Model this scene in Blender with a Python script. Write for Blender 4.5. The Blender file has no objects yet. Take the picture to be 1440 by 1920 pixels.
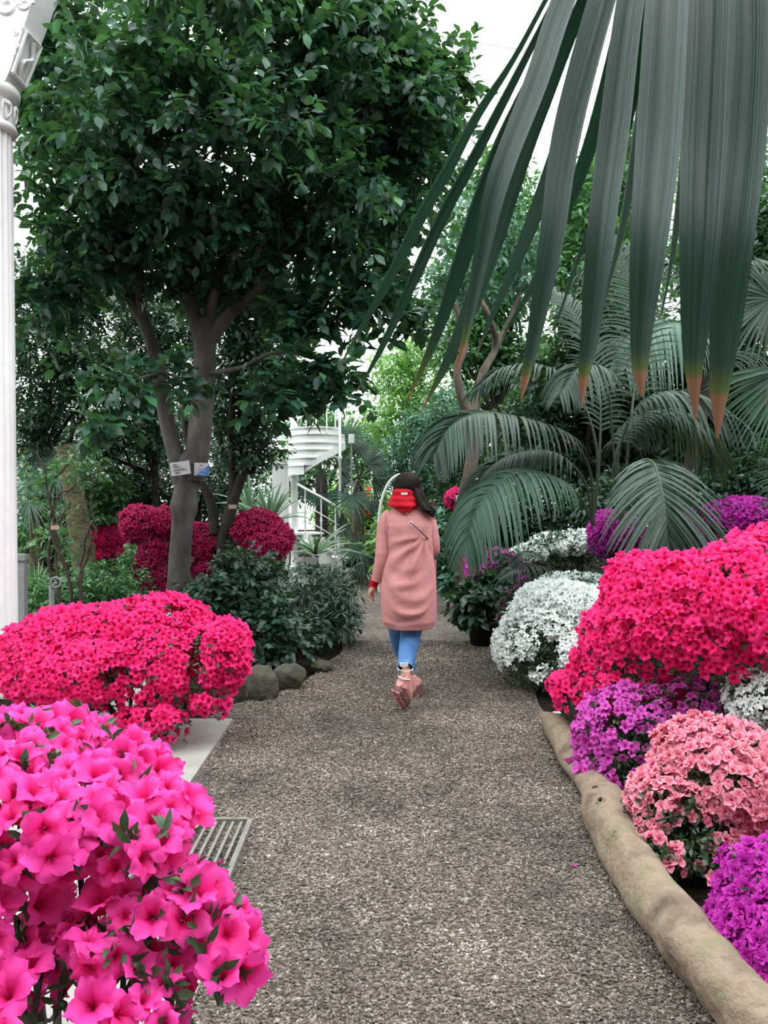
import bpy, math, random
import numpy as np
from mathutils import Matrix, Vector

# ------------------------------------------------------------------ camera, sky, exposure
SC = bpy.context.scene
COL = SC.collection
FPX, EYE, HORIZON = 1500.0, 1.5, 925.0
TH = math.atan((960 - HORIZON) / FPX)
cam_d = bpy.data.cameras.new('camera')
cam_d.sensor_fit = 'VERTICAL'; cam_d.sensor_height = 24.0; cam_d.lens = FPX / 1920 * 24.0
cam_d.clip_start = 0.02; cam_d.clip_end = 300
cam = bpy.data.objects.new('camera', cam_d); COL.objects.link(cam)
cam.location = (0, 0, EYE); cam.rotation_euler = (math.pi / 2 - TH, 0, 0)
SC.camera = cam
SC.view_settings.view_transform = 'Standard'; SC.view_settings.look = 'None'
SC.view_settings.gamma = 1.0; SC.view_settings.use_curve_mapping = False
SC.view_settings.exposure = 0.45
SC.cycles.max_bounces = 6; SC.cycles.diffuse_bounces = 3; SC.cycles.glossy_bounces = 2
SC.cycles.transmission_bounces = 3; SC.cycles.transparent_max_bounces = 8
SC.cycles.caustics_reflective = False; SC.cycles.caustics_refractive = False
SC.cycles.sample_clamp_indirect = 6.0

SKY_HORIZON, SKY_ZENITH = 1.35, 4.6           # overcast sky: the zenith about three times the horizon
w = bpy.data.worlds.new('overcast_sky'); SC.world = w; w.use_nodes = True
nt = w.node_tree; nt.nodes.clear()
tc = nt.nodes.new('ShaderNodeTexCoord'); sx = nt.nodes.new('ShaderNodeSeparateXYZ')
mr = nt.nodes.new('ShaderNodeMapRange'); mr.inputs['From Min'].default_value = 0.0
mr.inputs['From Max'].default_value = 1.0; mr.inputs['To Min'].default_value = SKY_HORIZON; mr.inputs['To Max'].default_value = SKY_ZENITH
bg = nt.nodes.new('ShaderNodeBackground'); bg.inputs['Color'].default_value = (0.95, 0.985, 1.0, 1)
wo = nt.nodes.new('ShaderNodeOutputWorld')
nt.links.new(tc.outputs['Generated'], sx.inputs[0]); nt.links.new(sx.outputs['Z'], mr.inputs['Value'])
nt.links.new(mr.outputs[0], bg.inputs['Strength']); nt.links.new(bg.outputs[0], wo.inputs[0])

# ------------------------------------------------------------------ helpers
PI = math.pi
def at(px, py, Y):
    """point of the place at depth Y seen at a pixel of the photograph"""
    u, v = px - 720.0, 960.0 - py
    d = (u, FPX * math.cos(TH) + v * math.sin(TH), v * math.cos(TH) - FPX * math.sin(TH))
    k = Y / d[1]
    return np.array((d[0] * k, Y, EYE + d[2] * k))
def gnd(px, py):
    u, v = px - 720.0, 960.0 - py
    d = (u, FPX * math.cos(TH) + v * math.sin(TH), v * math.cos(TH) - FPX * math.sin(TH))
    k = -EYE / d[2]
    return np.array((d[0] * k, d[1] * k, 0.0))
def project(P):
    P = np.asarray(P, float).reshape(-1, 3) - np.array((0, 0, EYE))
    f = P[:, 1] * math.cos(TH) - P[:, 2] * math.sin(TH)
    up = P[:, 1] * math.sin(TH) + P[:, 2] * math.cos(TH)
    f = np.maximum(f, 1e-3)
    return 720 + P[:, 0] / f * FPX, 960 - up / f * FPX, f

def norm(a):
    a = np.asarray(a, float)
    return a / np.maximum(np.linalg.norm(a, axis=-1, keepdims=True), 1e-9)

class Geo:
    """collects vertices and triangles with point attributes ru, rv, rnd"""
    def __init__(s):
        s.V, s.F, s.A, s.n = [], [], [], 0
    def add(s, V, F, ru=None, rv=None, rnd=0.0):
        V = np.asarray(V, float).reshape(-1, 3); F = np.asarray(F, int)
        if F.ndim == 2 and F.shape[1] == 4:
            F = np.concatenate([F[:, [0, 1, 2]], F[:, [0, 2, 3]]])
        A = np.zeros((len(V), 3))
        if ru is not None: A[:, 0] = ru
        if rv is not None: A[:, 1] = rv
        A[:, 2] = rnd
        s.V.append(V); s.F.append(F + s.n); s.A.append(A); s.n += len(V)
        return s
    def inst(s, tpl, M, T, rnd):
        V, F, A = tpl
        n = len(T)
        if n == 0: return s
        VV = (np.einsum('nij,vj->nvi', M, V) + T[:, None, :]).reshape(-1, 3)
        FF = (F[None] + (np.arange(n) * len(V))[:, None, None]).reshape(-1, 3)
        AA = np.tile(A, (n, 1)); AA[:, 2] = np.repeat(rnd, len(V))
        s.V.append(VV); s.F.append(FF + s.n); s.A.append(AA); s.n += len(VV)
        return s
    def tpl(s):
        return np.concatenate(s.V), np.concatenate(s.F), np.concatenate(s.A)
    def mesh(s, name, mat=None, smooth=True):
        V, F, A = s.tpl()
        me = bpy.data.meshes.new(name)
        me.vertices.add(len(V)); me.vertices.foreach_set('co', V.astype(np.float32).ravel())
        me.loops.add(len(F) * 3); me.loops.foreach_set('vertex_index', F.astype(np.int32).ravel())
        me.polygons.add(len(F)); me.polygons.foreach_set('loop_start', (np.arange(len(F)) * 3).astype(np.int32))
        me.polygons.foreach_set('use_smooth', np.full(len(F), smooth))
        for k, nm in enumerate(('ru', 'rv', 'rnd')):
            at_ = me.attributes.new(nm, 'FLOAT', 'POINT'); at_.data.foreach_set('value', A[:, k].astype(np.float32))
        me.update(calc_edges=True)
        if mat: me.materials.append(mat)
        return me
    def build(s, name, mat, parent=None, smooth=True, kind=None):
        if not s.V: return None
        return link(name, s.mesh(name, mat, smooth), parent, kind)

def link(name, me, parent=None, kind=None):
    o = bpy.data.objects.new(name, me); COL.objects.link(o)
    if parent is not None:
        o.parent = parent
        L = parent['wloc'] if 'wloc' in parent.keys() else (0, 0, 0)
        o.location = (-L[0], -L[1], -L[2])
        o['wloc'] = [L[0] + o.location[0], L[1] + o.location[1], L[2] + o.location[2]] if False else [0.0, 0.0, 0.0]
    if kind: o['kind'] = kind
    return o
def thing(name, label, cat, loc=(0, 0, 0), group=None):
    o = bpy.data.objects.new(name, None); COL.objects.link(o); o.location = tuple(float(x) for x in loc)
    o.empty_display_size = 0.1
    o['wloc'] = [float(x) for x in loc]
    o['label'] = label; o['category'] = cat
    if group: o['group'] = group
    return o
def tag(o, label, cat, group=None):
    o['label'] = label; o['category'] = cat
    if group: o['group'] = group
    return o
def struct(o):
    o['kind'] = 'structure'; return o
def place(name, me, parent, M, T):
    """an object sharing mesh data, at rotation-scale M and world place T, child of parent"""
    o = bpy.data.objects.new(name, me); COL.objects.link(o); o.parent = parent
    L = parent['wloc'] if 'wloc' in parent.keys() else (0, 0, 0)
    o.matrix_basis = Matrix(((M[0][0], M[0][1], M[0][2], T[0] - L[0]), (M[1][0], M[1][1], M[1][2], T[1] - L[1]),
                             (M[2][0], M[2][1], M[2][2], T[2] - L[2]), (0, 0, 0, 1)))
    return o

def box(g, c, s, rz=0.0, rnd=0.0, tilt=None):
    c = np.asarray(c, float); s = np.asarray(s, float) / 2
    V = np.array([(x, y, z) for x in (-1, 1) for y in (-1, 1) for z in (-1, 1)], float) * s
    if tilt is not None: V = V @ np.asarray(tilt).T
    R = np.array(((math.cos(rz), -math.sin(rz), 0), (math.sin(rz), math.cos(rz), 0), (0, 0, 1)))
    V = V @ R.T + c
    F = [(0, 1, 3, 2), (4, 6, 7, 5), (0, 4, 5, 1), (2, 3, 7, 6), (0, 2, 6, 4), (1, 5, 7, 3)]
    g.add(V, F, rnd=rnd); return g
def tube(g, pts, rad, sides=8, rnd=0.0, caps=True, jit=0.0, seed=0):
    pts = np.asarray(pts, float); n = len(pts)
    rad = np.broadcast_to(np.asarray(rad, float), (n,)) if np.ndim(rad) else np.full(n, float(rad))
    t = norm(np.gradient(pts, axis=0))
    ref = np.array((0, 0, 1.0)) if abs(t[0][2]) < 0.8 else np.array((0, 1.0, 0))
    a = norm(np.cross(t[0], ref)); A = []
    for i in range(n):
        a = norm(a - np.dot(a, t[i]) * t[i]); A.append(a)
    A = np.array(A); B = np.cross(t, A)
    th = np.linspace(0, 2 * PI, sides, endpoint=False)
    rr = rad[:, None] * np.ones((1, sides))
    if jit:
        rng = np.random.default_rng(seed); rr = rr * (1 + jit * rng.standard_normal(rr.shape))
    V = pts[:, None, :] + rr[..., None] * (np.cos(th)[None, :, None] * A[:, None, :] + np.sin(th)[None, :, None] * B[:, None, :])
    V = V.reshape(-1, 3)
    F = [(i * sides + j, i * sides + (j + 1) % sides, (i + 1) * sides + (j + 1) % sides, (i + 1) * sides + j) for i in range(n - 1) for j in range(sides)]
    rv = np.repeat(np.linspace(0, 1, n), sides)
    g.add(V, F, rv=rv, rnd=rnd)
    if caps:
        for i, o in ((0, 0), (n - 1, (n - 1) * sides)):
            V2 = np.concatenate([V[o:o + sides], pts[i][None]])
            g.add(V2, [(j, (j + 1) % sides, sides) for j in range(sides)], rv=float(i > 0), rnd=rnd)
    return g
def smooth_path(P, n):
    """Catmull-Rom through control points"""
    P = np.asarray(P, float)
    if len(P) == 2: return P[0] + np.linspace(0, 1, n)[:, None] * (P[1] - P[0])
    Q = np.concatenate([[2 * P[0] - P[1]], P, [2 * P[-1] - P[-2]]])
    out = []
    for s in np.linspace(0, len(P) - 1 - 1e-6, n):
        i = int(s); f = s - i
        p0, p1, p2, p3 = Q[i], Q[i + 1], Q[i + 2], Q[i + 3]
        out.append(0.5 * (2 * p1 + (p2 - p0) * f + (2 * p0 - 5 * p1 + 4 * p2 - p3) * f * f + (3 * p1 - p0 - 3 * p2 + p3) * f ** 3))
    return np.array(out)
def lathe(g, prof, c, sides=32, flute=0, fdepth=0.0):
    """prof: (r, z) pairs"""
    th = np.linspace(0, 2 * PI, sides, endpoint=False)
    prof = np.asarray(prof, float); V = []
    for r, z in prof:
        rr = np.full(sides, r)
        if flute: rr = r - fdepth * np.abs(np.sin(th * flute / 2)) ** 0.7
        V.append(np.stack([rr * np.cos(th), rr * np.sin(th), np.full(sides, z)], 1))
    V = np.concatenate(V) + np.asarray(c, float); n = len(prof)
    F = [(i * sides + j, i * sides + (j + 1) % sides, (i + 1) * sides + (j + 1) % sides, (i + 1) * sides + j) for i in range(n - 1) for j in range(sides)]
    g.add(V, F); return g

def frames(X=None, Z=None, rng=None):
    """rotation matrices with columns x, y, z; either x (leaf direction) with z hint, or z with random spin"""
    if X is not None:
        X = norm(X); Y = norm(np.cross(Z, X)); Zc = np.cross(X, Y)
        return np.stack([X, Y, Zc], -1)
    Z = norm(Z); r = rng.standard_normal(Z.shape)
    X = norm(r - (r * Z).sum(-1, keepdims=True) * Z); Y = np.cross(Z, X)
    return np.stack([X, Y, Z], -1)

# ------------------------------------------------------------------ materials
def new_mat(name):
    m = bpy.data.materials.new(name); m.use_nodes = True
    b = m.node_tree.nodes['Principled BSDF']
    return m, m.node_tree, b
def N(nt, t, **kw):
    n = nt.nodes.new(t)
    for k, v in kw.items(): setattr(n, k, v)
    return n
def attr(nt, name):
    n = N(nt, 'ShaderNodeAttribute'); n.attribute_name = name; return n.outputs['Fac']
def ramp(nt, fac, stops, interp='LINEAR'):
    r = N(nt, 'ShaderNodeValToRGB'); cr = r.color_ramp; cr.interpolation = interp
    while len(cr.elements) < len(stops): cr.elements.new(0.5)
    for e, (p, c) in zip(cr.elements, stops): e.position = p; e.color = (*c, 1)
    nt.links.new(fac, r.inputs[0]); return r.outputs[0]
def math_(nt, op, a, b=None, c=None):
    n = N(nt, 'ShaderNodeMath'); n.operation = op
    for i, v in enumerate((a, b, c)):
        if v is None: continue
        if isinstance(v, (int, float)): n.inputs[i].default_value = v
        else: nt.links.new(v, n.inputs[i])
    return n.outputs[0]
def rnd_value(nt):
    oi = N(nt, 'ShaderNodeObjectInfo')
    return math_(nt, 'FRACT', math_(nt, 'ADD', attr(nt, 'rnd'), oi.outputs['Random']))
def noise(nt, scale, detail=4, vec=None, rough=0.5):
    n = N(nt, 'ShaderNodeTexNoise'); n.inputs['Scale'].default_value = scale; n.inputs['Detail'].default_value = detail
    n.inputs['Roughness'].default_value = rough
    if vec is None:
        t = N(nt, 'ShaderNodeTexCoord'); vec = t.outputs['Object']
    nt.links.new(vec, n.inputs['Vector']); return n.outputs['Fac']
def mix(nt, fac, a, b, mode='MIX'):
    n = N(nt, 'ShaderNodeMix'); n.data_type = 'RGBA'; n.blend_type = mode
    if isinstance(fac, (int, float)): n.inputs[0].default_value = fac
    else: nt.links.new(fac, n.inputs[0])
    for i, v in ((6, a), (7, b)):
        if isinstance(v, tuple): n.inputs[i].default_value = (*v, 1)
        else: nt.links.new(v, n.inputs[i])
    return n.outputs[2]
def bump(nt, b, h, strength=0.5, dist=0.01):
    n = N(nt, 'ShaderNodeBump'); n.inputs['Strength'].default_value = strength; n.inputs['Distance'].default_value = dist
    nt.links.new(h, n.inputs['Height']); nt.links.new(n.outputs[0], b.inputs['Normal'])
def add_translucent(nt, b, col, fac):
    out = nt.nodes['Material Output']
    tr = N(nt, 'ShaderNodeBsdfTranslucent'); ms = N(nt, 'ShaderNodeMixShader'); ms.inputs[0].default_value = fac
    if isinstance(col, tuple): tr.inputs[0].default_value = (*col, 1)
    else: nt.links.new(col, tr.inputs[0])
    nt.links.new(b.outputs[0], ms.inputs[1]); nt.links.new(tr.outputs[0], ms.inputs[2]); nt.links.new(ms.outputs[0], out.inputs[0])
def leaf_mat(name, c1, c2, c3=None, rough=0.42, trans=0.25, spec=0.5):
    """leaf colour varied leaf by leaf between c1 and c2 (a few c3), paler midrib"""
    m, nt, b = new_mat(name)
    c3 = c3 or c2
    col = ramp(nt, rnd_value(nt), [(0.0, c1), (0.75, c2), (1.0, c3)])
    rib = math_(nt, 'LESS_THAN', math_(nt, 'ABSOLUTE', attr(nt, 'ru')), 0.10)
    col = mix(nt, math_(nt, 'MULTIPLY', rib, 0.25), col, tuple(min(1, x * 1.8 + .02) for x in c2))
    nt.links.new(col, b.inputs['Base Color']); b.inputs['Roughness'].default_value = rough
    b.inputs['Specular IOR Level'].default_value = spec
    add_translucent(nt, b, mix(nt, 0.5, col, (0.12, 0.28, 0.03)), trans)
    return m
def petal_mat(name, throat, main, edge, alt, trans=0.35, spots=None):
    m, nt, b = new_mat(name)
    ru = attr(nt, 'rv')
    col = ramp(nt, ru, [(0.0, throat), (0.38, main), (1.0, edge)])
    col = mix(nt, math_(nt, 'MULTIPLY', rnd_value(nt), 0.75), col, ramp(nt, ru, [(0.0, throat), (0.4, alt), (1.0, alt)]))
    nt.links.new(col, b.inputs['Base Color']); b.inputs['Roughness'].default_value = 0.6
    b.inputs['Specular IOR Level'].default_value = 0.25
    add_translucent(nt, b, col, trans)
    return m
def flat_mat(name, c, rough=0.6, metal=0.0, spec=0.5):
    m, nt, b = new_mat(name); b.inputs['Base Color'].default_value = (*c, 1); b.inputs['Roughness'].default_value = rough
    b.inputs['Metallic'].default_value = metal; b.inputs['Specular IOR Level'].default_value = spec
    return m
def noisy_mat(name, c1, c2, scale=8, rough=0.8, bs=0.4, bd=0.01, stretch=None, c3=None, spec=0.3):
    m, nt, b = new_mat(name)
    t = N(nt, 'ShaderNodeTexCoord'); vec = t.outputs['Object']
    if stretch:
        mp = N(nt, 'ShaderNodeMapping'); mp.inputs['Scale'].default_value = stretch
        nt.links.new(vec, mp.inputs[0]); vec = mp.outputs[0]
    f = noise(nt, scale, 6, vec, 0.6)
    st = [(0.3, c1), (0.7, c2)] if c3 is None else [(0.3, c1), (0.52, c2), (0.68, c3)]
    nt.links.new(ramp(nt, f, st), b.inputs['Base Color']); b.inputs['Roughness'].default_value = rough
    b.inputs['Specular IOR Level'].default_value = spec
    bump(nt, b, noise(nt, scale * 3, 5, vec, 0.6), bs, bd)
    return m

M = {}
M['white'] = noisy_mat('white_paint', (0.80, 0.79, 0.80), (0.88, 0.87, 0.88), 12, 0.45, 0.15, 0.004)
M['white_iron'] = flat_mat('white_painted_iron', (0.85, 0.87, 0.85), 0.4)
M['grey_paint'] = noisy_mat('grey_weathered_paint', (0.22, 0.23, 0.23), (0.3, 0.31, 0.3), 15)
M['bark'] = noisy_mat('smooth_grey_bark', (0.04, 0.036, 0.034), (0.10, 0.090, 0.084), 4, 0.85, 0.6, 0.02, (1, 1, 0.6), (0.17, 0.155, 0.14))
M['bark_dark'] = noisy_mat('dark_bark', (0.02, 0.016, 0.015), (0.05, 0.04, 0.035), 8, 0.9, 0.7, 0.02)
M['bark_pale'] = noisy_mat('pale_bark', (0.085, 0.068, 0.052), (0.19, 0.155, 0.125), 9, 0.85, 0.8, 0.02, (1, 1, 0.4))
M['mossy'] = noisy_mat('mossy_palm_bark', (0.045, 0.05, 0.025), (0.17, 0.15, 0.09), 11, 0.95, 1.0, 0.04, None, (0.06, 0.09, 0.035))
M['stem'] = noisy_mat('brown_twig', (0.045, 0.032, 0.026), (0.09, 0.07, 0.055), 20)
M['soil'] = noisy_mat('dark_soil', (0.012, 0.009, 0.007), (0.04, 0.03, 0.022), 9, 1.0, 1.0, 0.05, spec=0.02)
M['stone'] = noisy_mat('mossy_stone', (0.03, 0.033, 0.022), (0.085, 0.08, 0.06), 7, 0.9, 0.8, 0.03, None, (0.055, 0.065, 0.025))
M['concrete'] = noisy_mat('pale_concrete', (0.24, 0.225, 0.21), (0.33, 0.31, 0.29), 5, 0.85, 0.4, 0.004)
M['metal'] = noisy_mat('dull_galvanised_metal', (0.14, 0.13, 0.115), (0.22, 0.205, 0.185), 20, 0.6, 0.3, 0.004)
# foliage: dark teal greens to light greens, as the plants differ in kind
M['lf_tree'] = leaf_mat('camphor_leaf', (0.008, 0.036, 0.026), (0.026, 0.092, 0.060), (0.08, 0.25, 0.10), 0.36, 0.32)
M['lf_dark'] = leaf_mat('dark_evergreen_leaf', (0.010, 0.036, 0.022), (0.028, 0.078, 0.045), (0.06, 0.13, 0.05), 0.35, 0.18)
M['lf_shrub'] = leaf_mat('shrub_leaf', (0.010, 0.034, 0.022), (0.026, 0.068, 0.044), (0.05, 0.115, 0.07), 0.4, 0.15)
M['lf_mid'] = leaf_mat('mid_green_leaf', (0.04, 0.12, 0.05), (0.09, 0.23, 0.09), (0.16, 0.34, 0.10), 0.45, 0.32)
M['lf_teal'] = leaf_mat('blue_green_leaf', (0.04, 0.12, 0.085), (0.09, 0.22, 0.15), (0.14, 0.30, 0.18), 0.45, 0.28)
M['lf_light'] = leaf_mat('light_green_leaf', (0.12, 0.30, 0.07), (0.25, 0.50, 0.12), (0.40, 0.62, 0.16), 0.5, 0.42)
M['lf_azalea'] = leaf_mat('azalea_leaf', (0.020, 0.050, 0.022), (0.045, 0.090, 0.038), (0.11, 0.15, 0.06), 0.42, 0.15)
M['palm'] = leaf_mat('kentia_leaflet', (0.007, 0.023, 0.015), (0.016, 0.044, 0.028), (0.028, 0.064, 0.040), 0.48, 0.10, 0.35)
M['palm_pale'] = leaf_mat('pale_palm_leaflet', (0.05, 0.11, 0.08), (0.10, 0.17, 0.13), None, 0.55, 0.15, 0.3)
M['palm_grey'] = leaf_mat('grey_green_palm_leaf', (0.018, 0.050, 0.033), (0.040, 0.088, 0.058), None, 0.55, 0.15, 0.3)
M['strap'] = leaf_mat('strap_leaf', (0.07, 0.16, 0.09), (0.16, 0.28, 0.16), (0.25, 0.38, 0.16), 0.4, 0.25)
# petals
M['pt_pink'] = petal_mat('hot_pink_petal', (0.50, 0.001, 0.045), (0.86, 0.006, 0.14), (0.93, 0.020, 0.235), (0.88, 0.040, 0.26))
M['pt_rose'] = petal_mat('rose_pink_petal', (0.66, 0.002, 0.09), (0.88, 0.018, 0.25), (0.92, 0.085, 0.44), (0.90, 0.060, 0.42), 0.35)
M['pt_deep'] = petal_mat('shaded_crimson_pink_petal', (0.26, 0.001, 0.03), (0.42, 0.006, 0.085), (0.50, 0.016, 0.13), (0.42, 0.010, 0.10))  # deeper pink, with the shade behind the tree also put into the colour
M['pt_violet'] = petal_mat('violet_petal', (0.50, 0.01, 0.20), (0.60, 0.055, 0.42), (0.66, 0.12, 0.54), (0.60, 0.09, 0.48))
M['pt_magenta'] = petal_mat('purple_magenta_petal', (0.36, 0.002, 0.20), (0.46, 0.012, 0.32), (0.56, 0.035, 0.44), (0.50, 0.025, 0.38))
M['pt_white'] = petal_mat('white_petal', (0.72, 0.80, 0.60), (0.86, 0.90, 0.88), (0.90, 0.93, 0.93), (0.84, 0.90, 0.90), 0.25)
M['pt_salmon'] = petal_mat('salmon_pink_petal', (0.74, 0.07, 0.14), (0.80, 0.18, 0.28), (0.86, 0.40, 0.48), (0.84, 0.27, 0.38))

# ------------------------------------------------------------------ templates
def leaf_tpl(wid=0.38, fold=0.10, droop=0.10, stations=((0, 0), (0.3, 0.85), (0.62, 0.9), (1, 0)), wave=0.0):
    """leaf along +X of length 1, facing +Z; ru runs across, rv along"""
    V, F, U, R = [], [], [], []
    st = []
    for k, (x, hw) in enumerate(stations):
        z = -droop * x * x
        if hw == 0:
            st.append([len(V)]); V.append((x, 0, z)); U.append(0); R.append(x)
        else:
            st.append([len(V), len(V) + 1, len(V) + 2]); h = hw * wid / 2
            wv = wave * (1 if k % 2 else -1)
            V += [(x, -h, z + fold * hw + wv), (x, 0, z), (x, h, z + fold * hw - wv)]; U += [-1, 0, 1]; R += [x] * 3
    for a, b in zip(st[:-1], st[1:]):
        if len(a) == 1: F += [(a[0], b[0], b[1]), (a[0], b[1], b[2])]
        elif len(b) == 1: F += [(a[0], b[0], a[1]), (a[1], b[0], a[2])]
        else: F += [(a[0], b[0], b[1]), (a[0], b[1], a[1]), (a[1], b[1], b[2]), (a[1], b[2], a[2])]
    A = np.zeros((len(V), 3)); A[:, 0] = U; A[:, 1] = R
    return np.array(V, float), np.array(F), A
LEAF = leaf_tpl(0.42, 0.09, 0.14, wave=0.02)
LEAF_BROAD = leaf_tpl(0.58, 0.08, 0.16, wave=0.03)
LEAF_NARROW = leaf_tpl(0.24, 0.05, 0.22)
LEAF_SMALL = leaf_tpl(0.45, 0.06, 0.10, ((0, 0), (0.5, 1.0), (1, 0)))
LEAF_FERN = leaf_tpl(0.30, 0.04, 0.15, ((0, 0), (0.45, 1.0), (1, 0)))

def flower_tpl(seed, petals=5, nu=3, nv=5, cup=0.55, wid=1.0, pointed=0.0, ruffle=0.09, open_=1.0, stamens=True, double=False):
    """azalea flower: five separate ruffled lobes spreading from a short tube"""
    rng = np.random.default_rng(seed); g = Geo()
    layers = [(1.0, 0.0)] + ([(0.66, PI / petals), (.36, .3)] if double else [])
    for sc, off in layers:
        for p in range(petals):
            a0 = off + 2 * PI * p / petals + rng.normal(0, .09); ln = sc * rng.uniform(.84, 1.12); tw = rng.normal(0, .16); tilt = rng.normal(0, .14)
            ph = rng.uniform(0, 6.28, 2); V, F, R, U = [], [], [], []
            for j in range(nv):
                t = j / (nv - 1); ct = t - 0.5 * t * (1 - t) * .4
                prof = math.sin(PI * (0.10 + 0.76 * t ** .95)) ** (.75 + pointed) * (1 - pointed * .9 * t * t)
                hw = wid * 0.44 * prof * sc
                for i in range(nu):
                    q = -1 + 2 * i / (nu - 1)
                    z = cup * (1 - math.exp(-2.6 * t)) - 0.34 * open_ * t ** 2.2 - 0.30 * (1 - t) ** 2 + tilt * t
                    zr = ruffle * math.sin(ph[0] + 2.6 * q + 5.5 * t) * t ** .7 + 0.13 * abs(q) * t * (1 - .6 * t) + tw * q * t * .6
                    rr = ln * (0.05 + .95 * t) * (0.62 + 0.38 * t) - (0.16 if t > .9 else 0) * abs(q) * ln + ruffle * .5 * math.sin(ph[1] + 4 * q) * (t > .8)
                    V.append((rr * math.cos(a0) - q * hw * math.sin(a0), rr * math.sin(a0) + q * hw * math.cos(a0), z + zr + (1 - sc) * .25))
                    R.append(t); U.append(q)
            for j in range(nv - 1):
                for i in range(nu - 1):
                    k = j * nu + i; F.append((k, k + 1, k + nu + 1, k + nu))
            g.add(V, F, ru=U, rv=R)
    if stamens:
        for k in range(5):
            a = rng.uniform(0, 6.28); tube(g, [(0, 0, -.1), (.12 * math.cos(a), .12 * math.sin(a), .35), (.22 * math.cos(a), .22 * math.sin(a), .62)], [.012, .010, .016], 3, caps=False)
    return g.tpl()
FL_FINE = [flower_tpl(k, nu=5, nv=7, open_=o, ruffle=.11, cup=c) for k, (o, c) in enumerate(((1, .5), (1.2, .42), (.5, .7), (1.1, .5), (.2, .95), (.8, .6), (1.4, .4)))]
FL_MID = [flower_tpl(10 + k, nu=3, nv=5, wid=.84, open_=o, cup=c, stamens=False) for k, (o, c) in enumerate(((1, .5), (1.2, .42), (.5, .75), (1.1, .48), (.2, .95)))]
FL_STAR = [flower_tpl(20 + k, nu=3, nv=4, wid=.66, pointed=.35, open_=o, cup=.4, stamens=False) for k, o in enumerate((1.2, .9, 1.4))]
FL_DOUBLE = [flower_tpl(30 + k, nu=3, nv=4, open_=o, cup=c, ruffle=.12, stamens=False, double=True) for k, (o, c) in enumerate(((.7, .6), (1, .5), (.4, .7)))]
FL_TINY = [flower_tpl(40 + k, nu=2, nv=3, open_=1.0, cup=.45, stamens=False) for k in range(3)]

def tpl_mesh(tpl, name, mat):
    g = Geo(); g.V = [tpl[0]]; g.F = [tpl[1]]; g.A = [tpl[2]]; g.n = len(tpl[0])
    return g.mesh(name, mat)
def emit(parent, tpls, which, Ms, Ts, mat, part, stuff, n_parts, rng, cell=14, min_px=8.0, sizes=None, rnd=None):
    """copies of templates: the ones that show largest become objects of their own, the rest one stuff part"""
    n = len(Ts)
    if n == 0: return
    rnd = rng.random(n) if rnd is None else rnd
    chosen = np.zeros(n, bool)
    if n_parts > 0:
        px, py, d = project(Ts)
        sz = (np.linalg.norm(Ms, axis=(1, 2)) / 1.7 if sizes is None else sizes) * FPX / d
        ok = (px > -20) & (px < 1460) & (py > -20) & (py < 1940) & (sz > min_px) & (d > 0.2)
        best = {}
        for i in np.nonzero(ok)[0]:
            k = (int(px[i] // cell), int(py[i] // cell))
            if k not in best or d[i] < d[best[k]]: best[k] = i
        cand = sorted(best.values(), key=lambda i: -sz[i])[:n_parts]
        chosen[cand] = True
        meshes = [tpl_mesh(t, part, mat) for t in tpls]
        for i in cand:
            place(part, meshes[which[i]], parent, Ms[i], Ts[i])
    g = Geo()
    for k, t in enumerate(tpls):
        s = (~chosen) & (which == k)
        g.inst(t, Ms[s], Ts[s], rnd[s])
    if g.V and (~chosen).any():
        g.build(stuff, mat, parent, kind='stuff')

def lump(P, seed, amp):
    a = np.random.default_rng(seed).uniform(0, 6.28, 9)
    return 1 + amp * (np.sin(P[:, 0] * 5.1 + a[0]) * np.sin(P[:, 1] * 4.3 + a[1]) + 0.6 * np.sin(P[:, 2] * 6.7 + a[2] + P[:, 0] * 3) + .5 * np.sin(P[:, 0] * 11 + a[3]) * np.sin(P[:, 2] * 9 + a[4]))
def lobe(px, py, rx, ry, Y, rd=None):
    c = at(px, py, Y); k = Y / FPX
    return (c, np.array((rx * k, rd if rd else 0.5 * (rx + ry) * k, ry * k)))
def surf_points(lobes, n, rng, seed=0, amp=0.07, shell=(0.96, 1.0), zmin=0.05, reject=True):
    """random points near the joint surface of ellipsoid lobes, with outward directions"""
    area = np.array([r[0] * r[1] + r[1] * r[2] + r[0] * r[2] for c, r in lobes])
    P, D = [], []
    for li, (c, r) in enumerate(lobes):
        m = int(n * area[li] / area.sum()) + 1
        u = norm(rng.standard_normal((m, 3)))
        sc = rng.uniform(shell[0], shell[1], m) * lump(u * r * 1.0 + c, seed, amp * 1.5 / max(.2, float(np.mean(r))) ** .3)
        p = c + u * r * sc[:, None]
        d = norm(u / r)
        k = p[:, 2] > zmin
        if reject:
            for lj, (c2, r2) in enumerate(lobes):
                if lj != li: k &= (((p - c2) / r2) ** 2).sum(1) > 0.80
        P.append(p[k]); D.append(d[k])
    return np.concatenate(P), np.concatenate(D)
def thin(P, D, dist, limit=4000):
    """keep points at least dist apart"""
    grid = {}; keep = []
    for i, p in enumerate(P):
        k = tuple((p // dist).astype(int)); ok = True
        for dx in (-1, 0, 1):
            for dy in (-1, 0, 1):
                for dz in (-1, 0, 1):
                    for j in grid.get((k[0] + dx, k[1] + dy, k[2] + dz), ()):
                        if (P[j] - p) @ (P[j] - p) < dist * dist: ok = False; break
                    if not ok: break
                if not ok: break
            if not ok: break
        if ok:
            keep.append(i); grid.setdefault(k, []).append(i)
            if len(keep) >= limit: break
    return P[keep], D[keep]

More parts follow.
